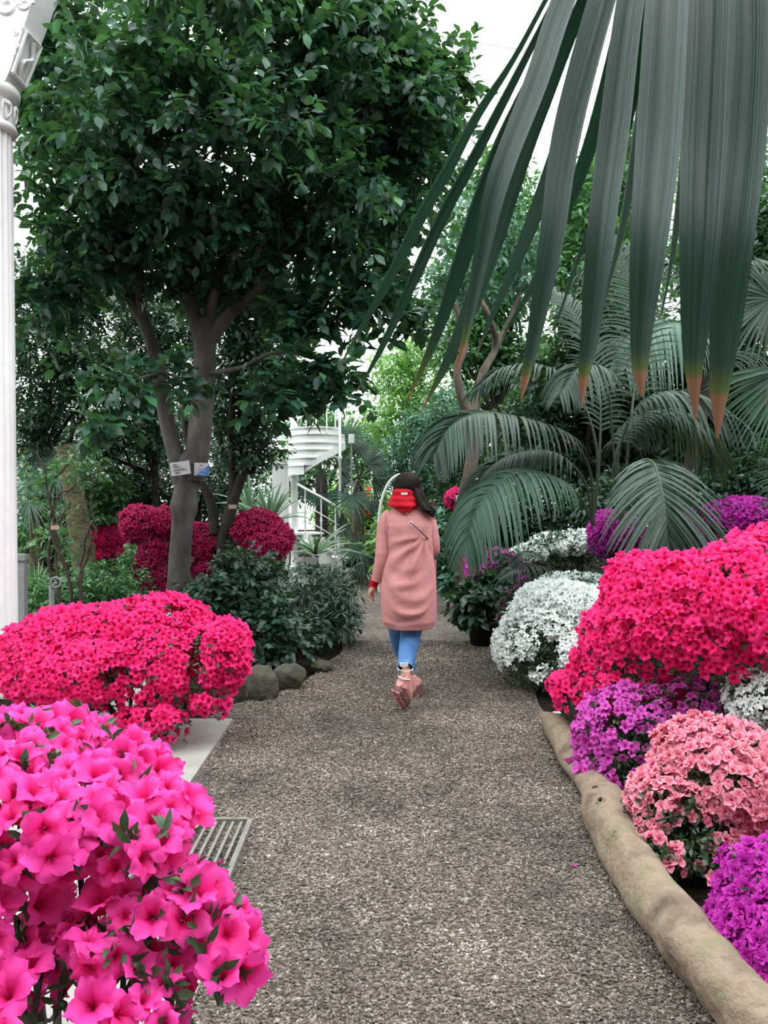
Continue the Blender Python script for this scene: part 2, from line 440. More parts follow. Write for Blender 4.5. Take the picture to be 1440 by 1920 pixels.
AVOID = []     # (x, y, radius, y limit): foliage stays clear of the column
def azalea(label, lobes, root, mat, tpls, rad, n_parts, seed, cover=1.0, leafmat='lf_azalea', leaf=0.035, nleaf=3500, under=-0.35,
           spacing=0.78, skirt=False, leaftpl=None, group=None, cell=14, stems=7, jitter=0.35, toward=0.25, potted=None, min_px=8.0, patch=0.0, upright=.2):
    rng = np.random.default_rng(seed)
    t = thing('azalea_bush', label, 'azalea bush', root, group)
    # flowers
    dist = rad * 2 * spacing
    area = sum(4.2 * (r[0] * r[1] + r[1] * r[2] + r[0] * r[2]) for c, r in lobes)
    P, D = surf_points(lobes, int(min(60000, 9 * area / dist ** 2)), rng, seed, amp=.11, shell=(.88, 1.04))
    idx = rng.permutation(len(P))[:40000]; P, D = thin(P[idx], D[idx], dist)
    nz = np.sin(P[:, 0] * 15 + seed + 2 * np.sin(P[:, 2] * 9)) * np.sin(P[:, 1] * 8 + 2 * seed) * np.sin(P[:, 2] * 17 + 3 * seed + 2 * np.sin(P[:, 0] * 7))
    keep = (D[:, 2] > under + 0.25 * rng.standard_normal(len(P)) * .5) & (rng.random(len(P)) < cover) & (nz < 1 - patch)
    P, D = P[keep], D[keep]
    camd = norm(np.array((0, 0, EYE)) - P)
    Z = norm(D + jitter * rng.standard_normal(P.shape) + np.array((0, 0, upright)) + toward * camd)
    s = rad * rng.uniform(0.78, 1.18, len(P))
    Ms = frames(Z=Z, rng=rng) * s[:, None, None]
    T = P - Z * rad * 0.2
    emit(t, tpls, rng.integers(0, len(tpls), len(P)), Ms, T, M[mat], 'flower', 'flowers', n_parts, rng, cell, min_px, sizes=s * 2)
    # leaves in little rosettes under and between the flowers
    P, D = surf_points(lobes, nleaf // 4, rng, seed, shell=(0.72, 0.97), reject=False)
    k = 5
    if skirt:
        sk = [(np.array((c[0], c[1] + .05, c[2] * .45)), np.array((r[0] * .85, r[1] * .9, max(.12, c[2] * .55)))) for c, r in lobes]
        P2, D2 = surf_points(sk, nleaf // 4, rng, seed, shell=(0.3, 0.97), reject=False, zmin=.02); P, D = np.concatenate([P, P2]), np.concatenate([D, D2])
    P = np.repeat(P, k, 0) + rng.normal(0, .008, (len(P) * k, 3)); D = np.repeat(D, k, 0)
    X = norm(D * 0.7 + 0.8 * rng.standard_normal(P.shape)); L = leaf * rng.uniform(.7, 1.3, len(P))
    Ms = frames(X=X, Z=norm(D + .5 * rng.standard_normal(P.shape))) * L[:, None, None]
    emit(t, [leaftpl or LEAF_SMALL], np.zeros(len(P), int), Ms, P, M[leafmat], 'leaf', 'foliage', 0, rng)
    # branches from the foot into the lobes
    g = Geo(); root = np.asarray(root, float)
    for k in range(stems):
        c, r = lobes[k % len(lobes)]
        e = c + norm(rng.standard_normal(3)) * r * 0.6
        if e[2] < root[2] + .1: e[2] = root[2] + .2
        mid = root * .45 + e * .55 + rng.normal(0, .05, 3) - np.array((0, 0, .06))
        pth = smooth_path([root + rng.normal(0, .02, 3) * (1, 1, 0), mid, e], 7)
        tube(g, pth, np.linspace(.014, .005, 7) * (1 + .5 * (float(np.mean(r)) > .4)), 5, caps=False)
        for q in range(6):
            i = rng.integers(2, 6); e2 = pth[i] + norm(rng.standard_normal(3) + (0, 0, .7)) * float(np.min(r)) * rng.uniform(.5, .9)
            tube(g, smooth_path([pth[i], (pth[i] + e2) / 2 + rng.normal(0, .02, 3), e2], 4), np.linspace(.006, .002, 4), 4, caps=False)
    g.build('stems', M['bark_dark'], t)
    if potted:
        pr, ph = potted; g = Geo()
        lathe(g, [(0, 0.0), (pr * .75, 0.0), (pr, ph), (pr * 1.07, ph), (pr * 1.07, ph + .02), (pr * .93, ph + .02), (pr * .9, ph - .03), (0, ph - .03)], root, 20)
        g.build('pot', M['pot'], t)
    return t
M['pot'] = flat_mat('black_plastic_pot', (0.012, 0.012, 0.012), 0.5)

def foliage(parent, lobes, n, L, tpl, mat, rng, seed, shell=(0.45, 1.0), sprig=7, spread=0.16, droop=0.3, n_parts=0, cell=14, part='leaf', min_px=9.0, radial=0.5, wild=.9):
    """sprigs of leaves through the outer part of the lobes"""
    P, D = surf_points(lobes, n // sprig, rng, seed, amp=0.12, shell=shell, reject=False, zmin=0.12)
    for ax, ay, ar, yl in AVOID:
        k = (np.hypot(P[:, 0] - ax, (P[:, 1] - ay) * .8) > ar + np.maximum(0, P[:, 2] - 4.3) * .45) | (P[:, 1] > yl); P, D = P[k], D[k]
    tw = norm(D * radial + wild * rng.standard_normal(P.shape) - np.array((0, 0, droop)))
    m = len(P)
    P = np.repeat(P, sprig, 0); TW = np.repeat(tw, sprig, 0); off = np.tile(np.linspace(0, 1, sprig), m)
    side = norm(np.cross(TW, np.repeat(norm(rng.standard_normal((m, 3)) * .3 + (0, 0, 1)), sprig, 0)))
    sg = np.where(np.tile(np.arange(sprig), m) % 2, 1.0, -1.0)
    P = P + TW * (off * spread)[:, None] 
    X = norm(TW * (0.35 + .8 * off)[:, None] + side * (sg * 0.9)[:, None] + .3 * rng.standard_normal(P.shape) - np.array((0, 0, droop * .6)))
    s = L * rng.uniform(.65, 1.2, len(P))
    Zr = norm(np.array((0, 0, 1.0)) + .45 * rng.standard_normal(P.shape) + .2 * np.repeat(D, sprig, 0))
    Ms = frames(X=X, Z=Zr) * s[:, None, None]
    emit(parent, [tpl], np.zeros(len(P), int), Ms, P, M[mat], part, 'foliage', n_parts, rng, cell, min_px, sizes=s)

def plant(name, label, cat, base, lobes, n, L, tpl, mat, seed, trunk='bark_dark', tr=0.05, group=None, limbs=True, **kw):
    rng = np.random.default_rng(seed)
    t = thing(name, label, cat, base, group)
    base = np.asarray(base, float); g = Geo()
    cs = np.array([c for c, r in lobes]); mid = cs.mean(0)
    fork = base * .45 + mid * .55; fork[:2] = base[:2] * .7 + mid[:2] * .3
    pth = smooth_path([base, (base + fork) / 2 + rng.normal(0, .03, 3) * (1, 1, 0), fork], 7)
    tube(g, pth, np.linspace(tr, tr * .7, 7), 8, jit=.05, seed=seed, caps=False)
    for c, r in lobes:
        for q in range(2):
            e = c + norm(rng.standard_normal(3)) * r * .5
            tube(g, smooth_path([fork, (fork + e) / 2 + rng.normal(0, .08, 3), e], 6), np.linspace(tr * .6, tr * .15, 6), 5, caps=False)
    g.build('trunk' if cat == 'tree' else 'stems', M[trunk], t)
    foliage(t, lobes, n, L, tpl, mat, rng, seed, **kw)
    return t
def atz(px, py, z):
    g = gnd(px, py); k = (EYE - z) / EYE
    return np.array((g[0] * k, g[1] * k, z))

# ------------------------------------------------------------------ ground
def gravel_mat():
    m, nt, b = new_mat('brown_grey_gravel')
    t = N(nt, 'ShaderNodeTexCoord')
    v = N(nt, 'ShaderNodeTexVoronoi'); v.inputs['Scale'].default_value = 95; nt.links.new(t.outputs['Object'], v.inputs['Vector'])
    sp = N(nt, 'ShaderNodeSeparateColor'); nt.links.new(v.outputs['Color'], sp.inputs[0])
    col = ramp(nt, sp.outputs[0], [(0.0, (0.035, 0.027, 0.022)), (0.35, (0.125, 0.095, 0.076)), (0.7, (0.235, 0.185, 0.152)), (0.92, (0.34, 0.30, 0.27)), (1, (0.55, 0.52, 0.48))])
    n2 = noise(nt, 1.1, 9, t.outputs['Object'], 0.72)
    col = mix(nt, 1.0, col, ramp(nt, n2, [(0.36, (0.34, 0.32, 0.31)), (0.50, (0.68, 0.65, 0.63)), (0.66, (1.00, 0.96, 0.93))]), 'MULTIPLY')  # random mottling, its dark patches deepened to paint soft shade into the gravel
    nt.links.new(col, b.inputs['Base Color']); b.inputs['Roughness'].default_value = 0.85
    h = math_(nt, 'SUBTRACT', 1.0, v.outputs['Distance'])
    bump(nt, b, h, 0.9, 0.006)
    return m
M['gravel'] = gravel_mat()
def pebble_mat():
    m, nt, b = new_mat('gravel_stone')
    col = ramp(nt, attr(nt, 'rnd'), [(0.0, (0.06, 0.048, 0.04)), (0.4, (0.155, 0.118, 0.094)), (0.8, (0.29, 0.232, 0.192)), (0.95, (0.42, 0.38, 0.34)), (1, (0.62, 0.6, 0.56))])
    t = N(nt, 'ShaderNodeTexCoord')
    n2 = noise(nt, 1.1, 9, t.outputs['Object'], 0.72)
    col = mix(nt, 1.0, col, ramp(nt, n2, [(0.36, (0.34, 0.32, 0.31)), (0.50, (0.68, 0.65, 0.63)), (0.66, (1.00, 0.96, 0.93))]), 'MULTIPLY')  # same mottling on the loose stones, painted shade included
    nt.links.new(col, b.inputs['Base Color']); b.inputs['Roughness'].default_value = 0.75
    return m
M['pebble'] = pebble_mat()

g = Geo()
nx, ny = 60, 90
X, Y = np.meshgrid(np.linspace(-15, 15, nx), np.linspace(-4, 36, ny)); 
edge = np.clip((np.abs(X - 0.1) - 1.2) / 1.0, 0, 1)
Z = -0.03 + 0.10 * edge * (0.5 + 0.5 * np.sin(X * 1.7) * np.sin(Y * 1.3)) * (Y > 5.4) + np.where((X > 1.2), 0.10 * edge, 0)
V = np.stack([X, Y, Z], -1).reshape(-1, 3)
F = [(j * nx + i, j * nx + i + 1, (j + 1) * nx + i + 1, (j + 1) * nx + i) for j in range(ny - 1) for i in range(nx - 1)]
g.add(V, F); fl = struct(g.build('floor', M['soil'], None)); fl['label'] = 'dark planting soil under the beds'

ROWS = [(-2, -1.3, 1.06), (2.2, -1.3, 1.04), (5.2, -1.25, 1.06), (5.6, -1.15, 1.12), (5.85, -0.95, 1.16), (6.2, -0.70, 1.18), (7.4, -0.45, 1.15), (9.6, -0.35, 1.15), (12, -0.55, 1.2), (16, -1.1, 1.55), (19, -2.2, 1.2), (22, -3.6, 0.6)]
RY = [r[0] for r in ROWS]
def path_l(y): return np.interp(y, RY, [r[1] for r in ROWS])
def path_r(y): return np.interp(y, RY, [r[2] for r in ROWS])
g = Geo(); ys = np.concatenate([np.linspace(-2, 8, 80), np.linspace(8.2, 22, 50)]); nu = 28; V = []
for y in ys:
    for i in range(nu):
        s = i / (nu - 1); x = path_l(y) * (1 - s) + path_r(y) * s
        wob = 0.03 * math.sin(y * 5.1) * ((s == 0) + (s == 1))
        V.append((x + wob, y, 0.004 * math.sin(x * 7 + y * 3) * math.sin(y * 4.1) - 0.02 * ((s == 0) + (s == 1))))
F = [(j * nu + i, j * nu + i + 1, (j + 1) * nu + i + 1, (j + 1) * nu + i) for j in range(len(ys) - 1) for i in range(nu - 1)]
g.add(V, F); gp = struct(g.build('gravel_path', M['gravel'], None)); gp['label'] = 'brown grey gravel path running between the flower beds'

# loose stones lying in the gravel
rng = np.random.default_rng(5)
oct_ = (np.array([(1, 0, 0), (0, 1, 0), (-1, 0, 0), (0, -1, 0), (0, 0, 1), (0, 0, -.6)], float), np.array([(0, 1, 4), (1, 2, 4), (2, 3, 4), (3, 0, 4), (1, 0, 5), (2, 1, 5), (3, 2, 5), (0, 3, 5)]), np.zeros((6, 3)))
n = 105000
yy = 1.9 + 6.2 * rng.random(n) ** 1.7; xx = path_l(yy) + 0.04 + (path_r(yy) - path_l(yy) - 0.08) * rng.random(n)
ok = ~((xx < -0.98) & (yy < 5.27)) & ~((xx < -0.60) & (yy < 2.45)); xx, yy = xx[ok], yy[ok]; n = len(xx)
s = rng.uniform(.0026, .0058, n) * (1 + .15 * (yy - 2)); 
A = frames(Z=norm(np.array((0, 0, 1.)) + .35 * rng.standard_normal((n, 3))), rng=rng)
sc = np.stack([s * rng.uniform(.8, 1.5, n), s * rng.uniform(.6, 1.1, n), s * rng.uniform(.4, .8, n)], -1)
Ms = A * sc[:, None, :]
T = np.stack([xx, yy, 0.002 + s * .25 + 0.004 * np.sin(xx * 7 + yy * 3) * np.sin(yy * 4.1)], -1)
g = Geo().inst(oct_, Ms, T, rng.random(n))
g.build('gravel_stones', M['pebble'], gp, smooth=False, kind='stuff')

def slab(x0, x1, y0, y1, lab, top=0.014):
    g = Geo(); box(g, ((x0 + x1) / 2, (y0 + y1) / 2, top / 2 - .03), (x1 - x0, y1 - y0, top + .06))
    o = struct(g.build('concrete_slab', M['concrete'], None, smooth=False)); o['label'] = lab
slab(-3.3, -1.0, 2.46, 5.25, 'pale concrete slab running under the azaleas beside the grate')
slab(-3.3, -0.56, 0.2, 2.44, 'pale concrete slab in front of the grate')
slab(-4.6, -1.75, 5.26, 6.7, 'pale concrete slab under the white column')

t = thing('drain_grate', 'grey metal drain grate of long bars half buried in the gravel', 'grate', (-0.81, 3.0, 0))
g = Geo(); box(g, (-0.81, 3.60, .010), (0.40, .018, .03)); box(g, (-0.81, 2.47, .006), (0.40, .02, .03)); box(g, (-0.605, 3.03, .012), (.022, 1.13, .03)); box(g, (-0.985, 3.03, .012), (.022, 1.13, .03))
g.build('frame', M['metal'], t, smooth=False)
slat = Geo(); box(slat, (0, 0, 0), (.013, 1.10, .03)); slat.V[0][:, 0] += 0.008 * (slat.V[0][:, 2] > 0)
sm = slat.mesh('slat', M['metal'], False)
for k in range(9):
    place('slat', sm, t, np.eye(3), (-0.955 + .038 * k, 3.03, .004))

# ------------------------------------------------------------------ white iron column and its neighbours
cx, cy = -2.83, 5.8
co = Geo(); lathe(co, [(.155, .36), (.155, 4.14)], (cx, cy, 0), 160, 20, .020)
col = struct(co.build('column', M['white'], None)); col['label'] = 'white fluted iron column with ornate capital beside the azaleas'
g = Geo(); lathe(g, [(.21, .14), (.22, .17), (.21, .20), (.17, .22), (.175, .26), (.19, .29), (.175, .32), (.16, .36)], (cx, cy, 0), 48); box(g, (cx, cy, .075), (.44, .44, .15)); g.build('base', M['white'], col)
z = lambda py: at(0, py, cy)[2]
g = Geo(); lathe(g, [(.155, z(252)), (.178, z(250)), (.188, z(243)), (.178, z(236)), (.160, z(234)), (.165, z(190)), (.185, z(188)), (.205, z(180)), (.208, z(172)), (.19, z(164)), (.17, z(158))], (cx, cy, 0), 64)
g.build('capital', M['white'], col)
for k in range(10):       # leaf ornaments on the neck, each a raised scroll
    a = 2 * PI * k / 10 + .2; g = Geo(); c = np.array((cx + .168 * math.cos(a), cy + .168 * math.sin(a), z(212)))
    e = np.array((-math.sin(a), math.cos(a), 0)); o = np.array((math.cos(a), math.sin(a), 0)); u = np.array((0, 0, 1.))
    for sg in (-1, 1):
        tube(g, smooth_path([c - u * .065, c + e * sg * .035 - u * .02 + o * .01, c + e * sg * .03 + u * .04 + o * .012, c + e * sg * .008 + u * .05 + o * .016, c + e * sg * .012 + u * .03 + o * .016], 10), np.linspace(.006, .010, 10), 6)
    tube(g, [c - u * .06, c + u * .055], [.007, .012], 6)
    g.build('ornament', M['white'], col)
# flared square bracket above the capital carrying the arch
g = Geo(); zz = [z(165), z(150), z(90), z(20), z(-120), z(-420)]; hw = [.17, .20, .285, .385, .56, .80]; hd = [.11, .115, .13, .14, .15, .16]
V = []; 
for a, h, d in zip(zz, hw, hd): V += [(cx - h, cy - d, a), (cx + h, cy - d, a), (cx + h, cy + d, a), (cx - h, cy + d, a)]
F = [(4 * i + j, 4 * i + (j + 1) % 4, 4 * i + 4 + (j + 1) % 4, 4 * i + 4 + j) for i in range(5) for j in range(4)] + [(3, 2, 1, 0), (20, 21, 22, 23)]
g.add(V, F)
# sunk panel rim and scrolls on the side face
for (za, zb, xa, xb) in ((z(150), z(75), .205, .31),):
    P = [(cx + xa + .012, cy - .10, za), (cx + xb + .012, cy - .11, zb), (cx + xb + .02, cy + .11, zb + .01), (cx + xa + .012, cy + .10, za), (cx + xa + .012, cy - .10, za)]
    tube(g, P, .014, 6); tube(g, smooth_path([(cx + .22, cy, za + .02), (cx + .27, cy - .05, za + .1), (cx + .29, cy + .05, za + .17), (cx + .32, cy, zb - .02)], 14), .016, 6)
for (px, py, r) in ((12, 8, .085), (45, 5, .06), (28, 60, .02), (30, 85, .02), (40, 50, .015), (24, 100, .015)):
    p = at(px, py, cy - .15); th = np.linspace(0, 6.28 * 1.4, 26); rr = r * (1 - th / 12)
    tube(g, np.stack([p[0] + rr * np.cos(th), np.full(26, p[1] + .01), p[2] + rr * np.sin(th)], 1), r * .2, 6)
g.build('bracket', M['white'], col, smooth=False)

p = at(42, 1180, 6.9); t = thing('post', 'low grey wooden post with a cap behind the white column', 'post', (p[0], 6.9, 0))
g = Geo(); box(g, (p[0], 6.9, .46), (.07, .07, .92)); g.build('shaft', M['grey_paint'], t, smooth=False)
g = Geo(); box(g, (p[0], 6.9, .94), (.10, .10, .035)); box(g, (p[0], 6.9, .965), (.085, .085, .02)); g.build('cap', M['grey_paint'], t, smooth=False)
p = at(97, 1120, 7.2); t = thing('garden_hose_tap', 'small grey standpipe tap between the thin stems', 'tap', (p[0], 7.2, 0))
g = Geo(); tube(g, [(p[0], 7.2, 0), (p[0], 7.2, .66)], .024, 10); g.build('pipe', M['grey_paint'], t)
g = Geo(); th = np.linspace(0, 2 * PI, 17); tube(g, np.stack([p[0] + .05 + .045 * np.cos(th), np.full(17, 7.17), .70 + .045 * np.sin(th)], 1), .010, 6); tube(g, [(p[0], 7.2, .64), (p[0] + .05, 7.17, .70)], .015, 8); g.build('handle', M['grey_paint'], t)

# ------------------------------------------------------------------ glasshouse shell
M['blocker_wall'] = noisy_mat('pale_blocker_wall', (.20, .19, .17), (.30, .28, .26), 3)
g = Geo(); box(g, (0, -3.2, 4.2), (28.4, .3, 8.4)); wf = struct(g.build('light_blocking_wall', M['blocker_wall'], None, smooth=False)); wf['label'] = 'pale unseen wall added behind the viewer to block frontal light'  # unseen wall, added behind the camera to darken the frontal light
gm, nt_, b_ = new_mat('milky_glasshouse_pane'); b_.inputs['Base Color'].default_value = (.9, .95, .95, 1); b_.inputs['Roughness'].default_value = .15
tp = N(nt_, 'ShaderNodeBsdfTransparent'); tp.inputs[0].default_value = (.97, 1, .99, 1); ms_ = N(nt_, 'ShaderNodeMixShader'); ms_.inputs[0].default_value = .10
nt_.links.new(tp.outputs[0], ms_.inputs[1]); nt_.links.new(b_.outputs[0], ms_.inputs[2]); nt_.links.new(ms_.outputs[0], nt_.nodes['Material Output'].inputs[0])
WY, WX, WZ, RZ = 33.0, 14.0, 8.0, 15.0
g = Geo(); box(g, (0, WY, .4), (2 * WX, .3, .8)); wb = struct(g.build('wall_back', M['white'], None, smooth=False)); wb['label'] = 'low white base wall and glazing at the far end of the glasshouse'
def bar(parent, a, b, r, name='glazing_bar'):
    g = Geo(); a, b = np.array(a, float), np.array(b, float); tube(g, [a, b], r, 4, caps=True); return g.build(name, M['white_iron'], parent, smooth=False)
for k in range(15):
    x = -WX + k * 2 * WX / 14; top = WZ + (RZ - WZ) * math.cos(x / WX * PI / 2)
    bar(wb, (x, WY, .8), (x, WY, top), .07)
for zz_ in (3.2, 5.6, 8.0, 10.4, 12.6):
    h = WX if zz_ <= WZ else WX * 2 / PI * math.acos((zz_ - WZ) / (RZ - WZ))
    bar(wb, (-h, WY, zz_), (h, WY, zz_), .05)
g = Geo(); xs = np.linspace(-WX, WX, 15)
for a, b in zip(xs[:-1], xs[1:]):
    pass
V = []; 
for x in xs: V += [(x, WY + .02, .8), (x, WY + .02, WZ + (RZ - WZ) * math.cos(x / WX * PI / 2))]
g.add(V, [(2 * i, 2 * i + 2, 2 * i + 3, 2 * i + 1) for i in range(14)]); g.build('pane', gm, wb, smooth=False)
# vaulted glass roof
g = Geo(); arc = [(WX * math.sin(a), WZ + (RZ - WZ) * math.cos(a)) for a in np.linspace(-PI / 2, PI / 2, 17)]
V = []
for x, zq in arc: V += [(x, -3, zq), (x, WY, zq)]
g.add(V, [(2 * i, 2 * i + 1, 2 * i + 3, 2 * i + 2) for i in range(16)]); ce = struct(g.build('ceiling', gm, None, smooth=False)); ce['label'] = 'vaulted glass roof with thin white glazing bars'
for yq in np.arange(0, WY, 3.0):
    g = Geo(); tube(g, [(x, yq, zq) for x, zq in arc], .055, 5); g.build('rib', M['white_iron'], ce, smooth=False)
for x, zq in arc[1:-1]:
    bar(ce, (x, -3, zq), (x, WY, zq), .03)
for side, nm in ((-1, 'wall_left'), (1, 'wall_right')):
    g = Geo(); box(g, (side * WX, 15, .4), (.3, 36, .8)); wl = struct(g.build(nm, M['white'], None, smooth=False)); wl['label'] = 'low white base wall and glazing along one side of the glasshouse'
    for yq in np.arange(0, WY, 3.0): bar(wl, (side * WX, yq, .8), (side * WX, yq, WZ), .07)
    for zq in (3.2, 5.6, 8.0): bar(wl, (side * WX, -3, zq), (side * WX, WY, zq), .05)
    g = Geo(); g.add([(side * WX, -3, .8), (side * WX, WY, .8), (side * WX, WY, WZ), (side * WX, -3, WZ)], [(0, 1, 2, 3)]); g.build('pane', gm, wl, smooth=False)

# ------------------------------------------------------------------ log edging
rng = np.random.default_rng(11)
cl = [(1012, 1342, .05), (1035, 1362, .06), (1070, 1415, .07), (1108, 1478, .06), (1128, 1520, .08), (1165, 1600, .08), (1230, 1700, .08), (1310, 1800, .08), (1392, 1890, .08), (1470, 1975, .08), (1560, 2080, .08)]
rd = [.03, .080, .085, .066, .105, .090, .092, .098, .100, .095, .08]
P = smooth_path([atz(a + 8, b, c) for a, b, c in cl], 70); R = np.interp(np.linspace(0, 1, 70), np.linspace(0, 1, len(rd)), rd)
sides = 22; tt = norm(np.gradient(P, axis=0)); A = norm(np.cross(tt, (0, 0, 1.))); B = np.cross(A, tt); th = np.linspace(0, 2 * PI, sides, endpoint=False)
ph = np.arange(70)[:, None] * .11
rr = R[:, None] * (1 + .10 * np.sin(2 * th[None] + ph) + .06 * np.sin(3 * th[None] - 2.3 * ph) + .025 * rng.standard_normal((70, sides)) + .04 * np.sin(9 * ph + th[None]))
V = P[:, None] + rr[..., None] * (np.cos(th)[None, :, None] * A[:, None] + np.sin(th)[None, :, None] * B[:, None])
g = Geo(); g.add(V.reshape(-1, 3), [(i * sides + j, i * sides + (j + 1) % sides, (i + 1) * sides + (j + 1) % sides, (i + 1) * sides + j) for i in range(69) for j in range(sides)])
g.add(np.concatenate([V[0], P[0][None]]), [((j + 1) % sides, j, sides) for j in range(sides)]); g.add(np.concatenate([V[-1], P[-1][None]]), [(j, (j + 1) % sides, sides) for j in range(sides)])
M['log'] = noisy_mat('weathered_log_wood', (0.085, 0.060, 0.045), (0.25, 0.185, 0.135), 5, 0.85, 1.0, 0.03, None, (0.16, 0.145, 0.085))
t = thing('edging_log', 'long barkless fallen log edging the bed on the right of the path', 'log', (P[30][0], P[30][1], 0))
g.build('trunk', M['log'], t)
M['hole'] = flat_mat('dark_knot_hole', (.02, .014, .01), .9)
for (px, py, r) in ((1124, 1497, .020), (1147, 1578, .012), (1122, 1528, .016)):
    i = int(np.argmin(np.abs(P[:, 1] - atz(px, py, .1)[1]))); d = norm(np.array((-.45, -.3, .85))); c = P[i] + d * R[i] * 1.03
    g = Geo(); th2 = np.linspace(0, 2 * PI, 15); e1 = norm(np.cross(d, (0, 1, 0))); e2 = np.cross(d, e1)
    tube(g, [c + r * (e1 * math.cos(a) + e2 * math.sin(a)) for a in th2], r * .35, 6); k_ = g.build('knot', M['log'], t)
    g = Geo(); lathe(g, [(0, 0), (r * .7, 0)], (0, 0, 0), 10); g.V[0] = (g.V[0][:, :1] * e1 + g.V[0][:, 1:2] * e2) + c; g.build('hole', M['hole'], k_)

def rock(px, py, size, lab, seed, dy=0):
    c = gnd(px, py); c[1] += dy; rng = np.random.default_rng(seed)
    bm = __import__('bmesh').new(); __import__('bmesh').ops.create_icosphere(bm, subdivisions=4, radius=1)
    V = np.array([v.co[:] for v in bm.verts]); F = np.array([[v.index for v in f.verts] for f in bm.faces]); bm.free()
    for _ in range(9):       # plane cuts give a broken stone its faces
        d = norm(rng.standard_normal(3)); h = rng.uniform(.62, .9); dd = V @ d; V = V - np.outer(np.maximum(dd - h, 0) * .85, d)
    V = V * (1 + .04 * np.sin(V[:, :1] * 9 + seed) * np.sin(V[:, 2:] * 8))
    V = V * np.array(size) + np.array((c[0], c[1], size[2] * .55))
    g = Geo(); g.add(V, F); o = g.build('stone', M['stone'], None)
    return tag(o, lab, 'stone')
rock(487, 1316, (.13, .14, .17), 'rounded mossy stone at the path edge touching the pink azalea', 3, .12)
rock(540, 1296, (.145, .12, .12), 'low blocky mossy stone under the dark shrub at the path edge', 5, .12)
rock(600, 1262, (.10, .1, .06), 'small dark stone in the shade under the narrow-leaved shrub', 8, .1)
p = at(343, 1150, 6.9)
g = Geo(); lathe(g, [(.155, 0), (.155, p[2] - .05), (.175, p[2] - .045), (.175, p[2]), (.14, p[2]), (.14, p[2] - .08), (0, p[2] - .08)], (p[0] + .02, 6.85, 0), 28)
tag(g.build('planter_tub', M['white'], None), 'pale round tub rim showing above the azalea by the tree trunk', 'planter')
rng = np.random.default_rng(4)
for px, py, mt, lab in ((1070, 1628, 'pt_magenta', 'single fallen purple petal lying on the gravel'), (1043, 1340, 'pt_white', 'fallen white azalea flower at the end of the log')):
    c = gnd(px, py) + (0, 0, .012); 
    V, F, A = FL_STAR[0] if 'white' in mt else LEAF_BROAD
    g = Geo().inst((V, F, A), (np.eye(3) * (.035 if 'white' in mt else .03))[None], c[None], np.array([.3])); tag(g.build('fallen_flower' if 'white' in mt else 'fallen_petal', M[mt], None), lab, 'petal')

# ------------------------------------------------------------------ azaleas, left side
azalea('large rose-pink azalea with big ruffled flowers in the near left corner', [
    lobe(50, 1410, 150, 85, 1.75, .30), lobe(195, 1492, 92, 80, 1.65, .24), lobe(0, 1550, 110, 110, 1.5, .2), lobe(120, 1530, 120, 80, 1.5, .18), lobe(290, 1560, 70, 75, 1.5, .15),
    lobe(200, 1860, 170, 75, 1.35, .16), lobe(330, 1690, 95, 65, 1.45, .12), lobe(230, 1740, 100, 55, 1.4, .12), lobe(400, 1770, 75, 70, 1.45, .12), lobe(70, 1900, 140, 80, 1.3, .18), lobe(-30, 1750, 90, 150, 1.4, .2)],
    (-.75, 1.75, .0), 'pt_rose', FL_FINE, .044, 300, 101, cover=.98, leaf=.036, nleaf=1100, under=-.7, spacing=.50, cell=22, stems=11, patch=.35, toward=.5, leafmat='lf_azalea', leaftpl=LEAF)
azalea('hot pink azalea spreading on bare stems over the concrete slab', [
    lobe(130, 1215, 120, 75, 5.0, .35), lobe(240, 1180, 150, 62, 5.1, .4), lobe(320, 1245, 130, 85, 4.9, .4), lobe(405, 1250, 68, 85, 4.8, .25), lobe(200, 1245, 150, 55, 4.8, .3),
    lobe(80, 1275, 70, 50, 4.9, .25), lobe(395, 1315, 50, 40, 4.7, .15), lobe(300, 1350, 70, 30, 4.6, .12), lobe(330, 1370, 45, 22, 4.6, .1)],
    (at(243, 1390, 4.95)[0], 4.95, .014), 'pt_pink', FL_MID, .035, 300, 102, cover=.98, leaf=.03, nleaf=2400, under=-.75, spacing=.48, cell=13, stems=12, toward=.4, patch=.42)
for lobes, lab, n_, pm in (
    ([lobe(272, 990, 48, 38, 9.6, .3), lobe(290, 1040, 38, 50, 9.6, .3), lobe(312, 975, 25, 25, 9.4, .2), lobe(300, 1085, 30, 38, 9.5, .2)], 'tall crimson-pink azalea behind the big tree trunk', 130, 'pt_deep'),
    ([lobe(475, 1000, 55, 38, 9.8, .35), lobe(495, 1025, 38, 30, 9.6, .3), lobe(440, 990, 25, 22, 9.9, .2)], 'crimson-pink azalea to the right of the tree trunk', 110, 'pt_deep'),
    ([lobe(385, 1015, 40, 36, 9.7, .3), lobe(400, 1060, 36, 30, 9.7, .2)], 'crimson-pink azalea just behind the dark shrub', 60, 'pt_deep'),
    ([lobe(205, 1000, 30, 24, 11.5, .3), lobe(198, 1030, 26, 16, 11.5, .2)], 'smaller bright pink azalea farther back by the mossy trunk', 50, 'pt_pink')):
    c = lobes[0][0]
    azalea(lab, lobes, (c[0], c[1] + .1, 0), pm, FL_MID, .042, n_, 110 + n_, leaf=.035, nleaf=1200, spacing=.50, cell=8, min_px=7, stems=4, under=-.9)

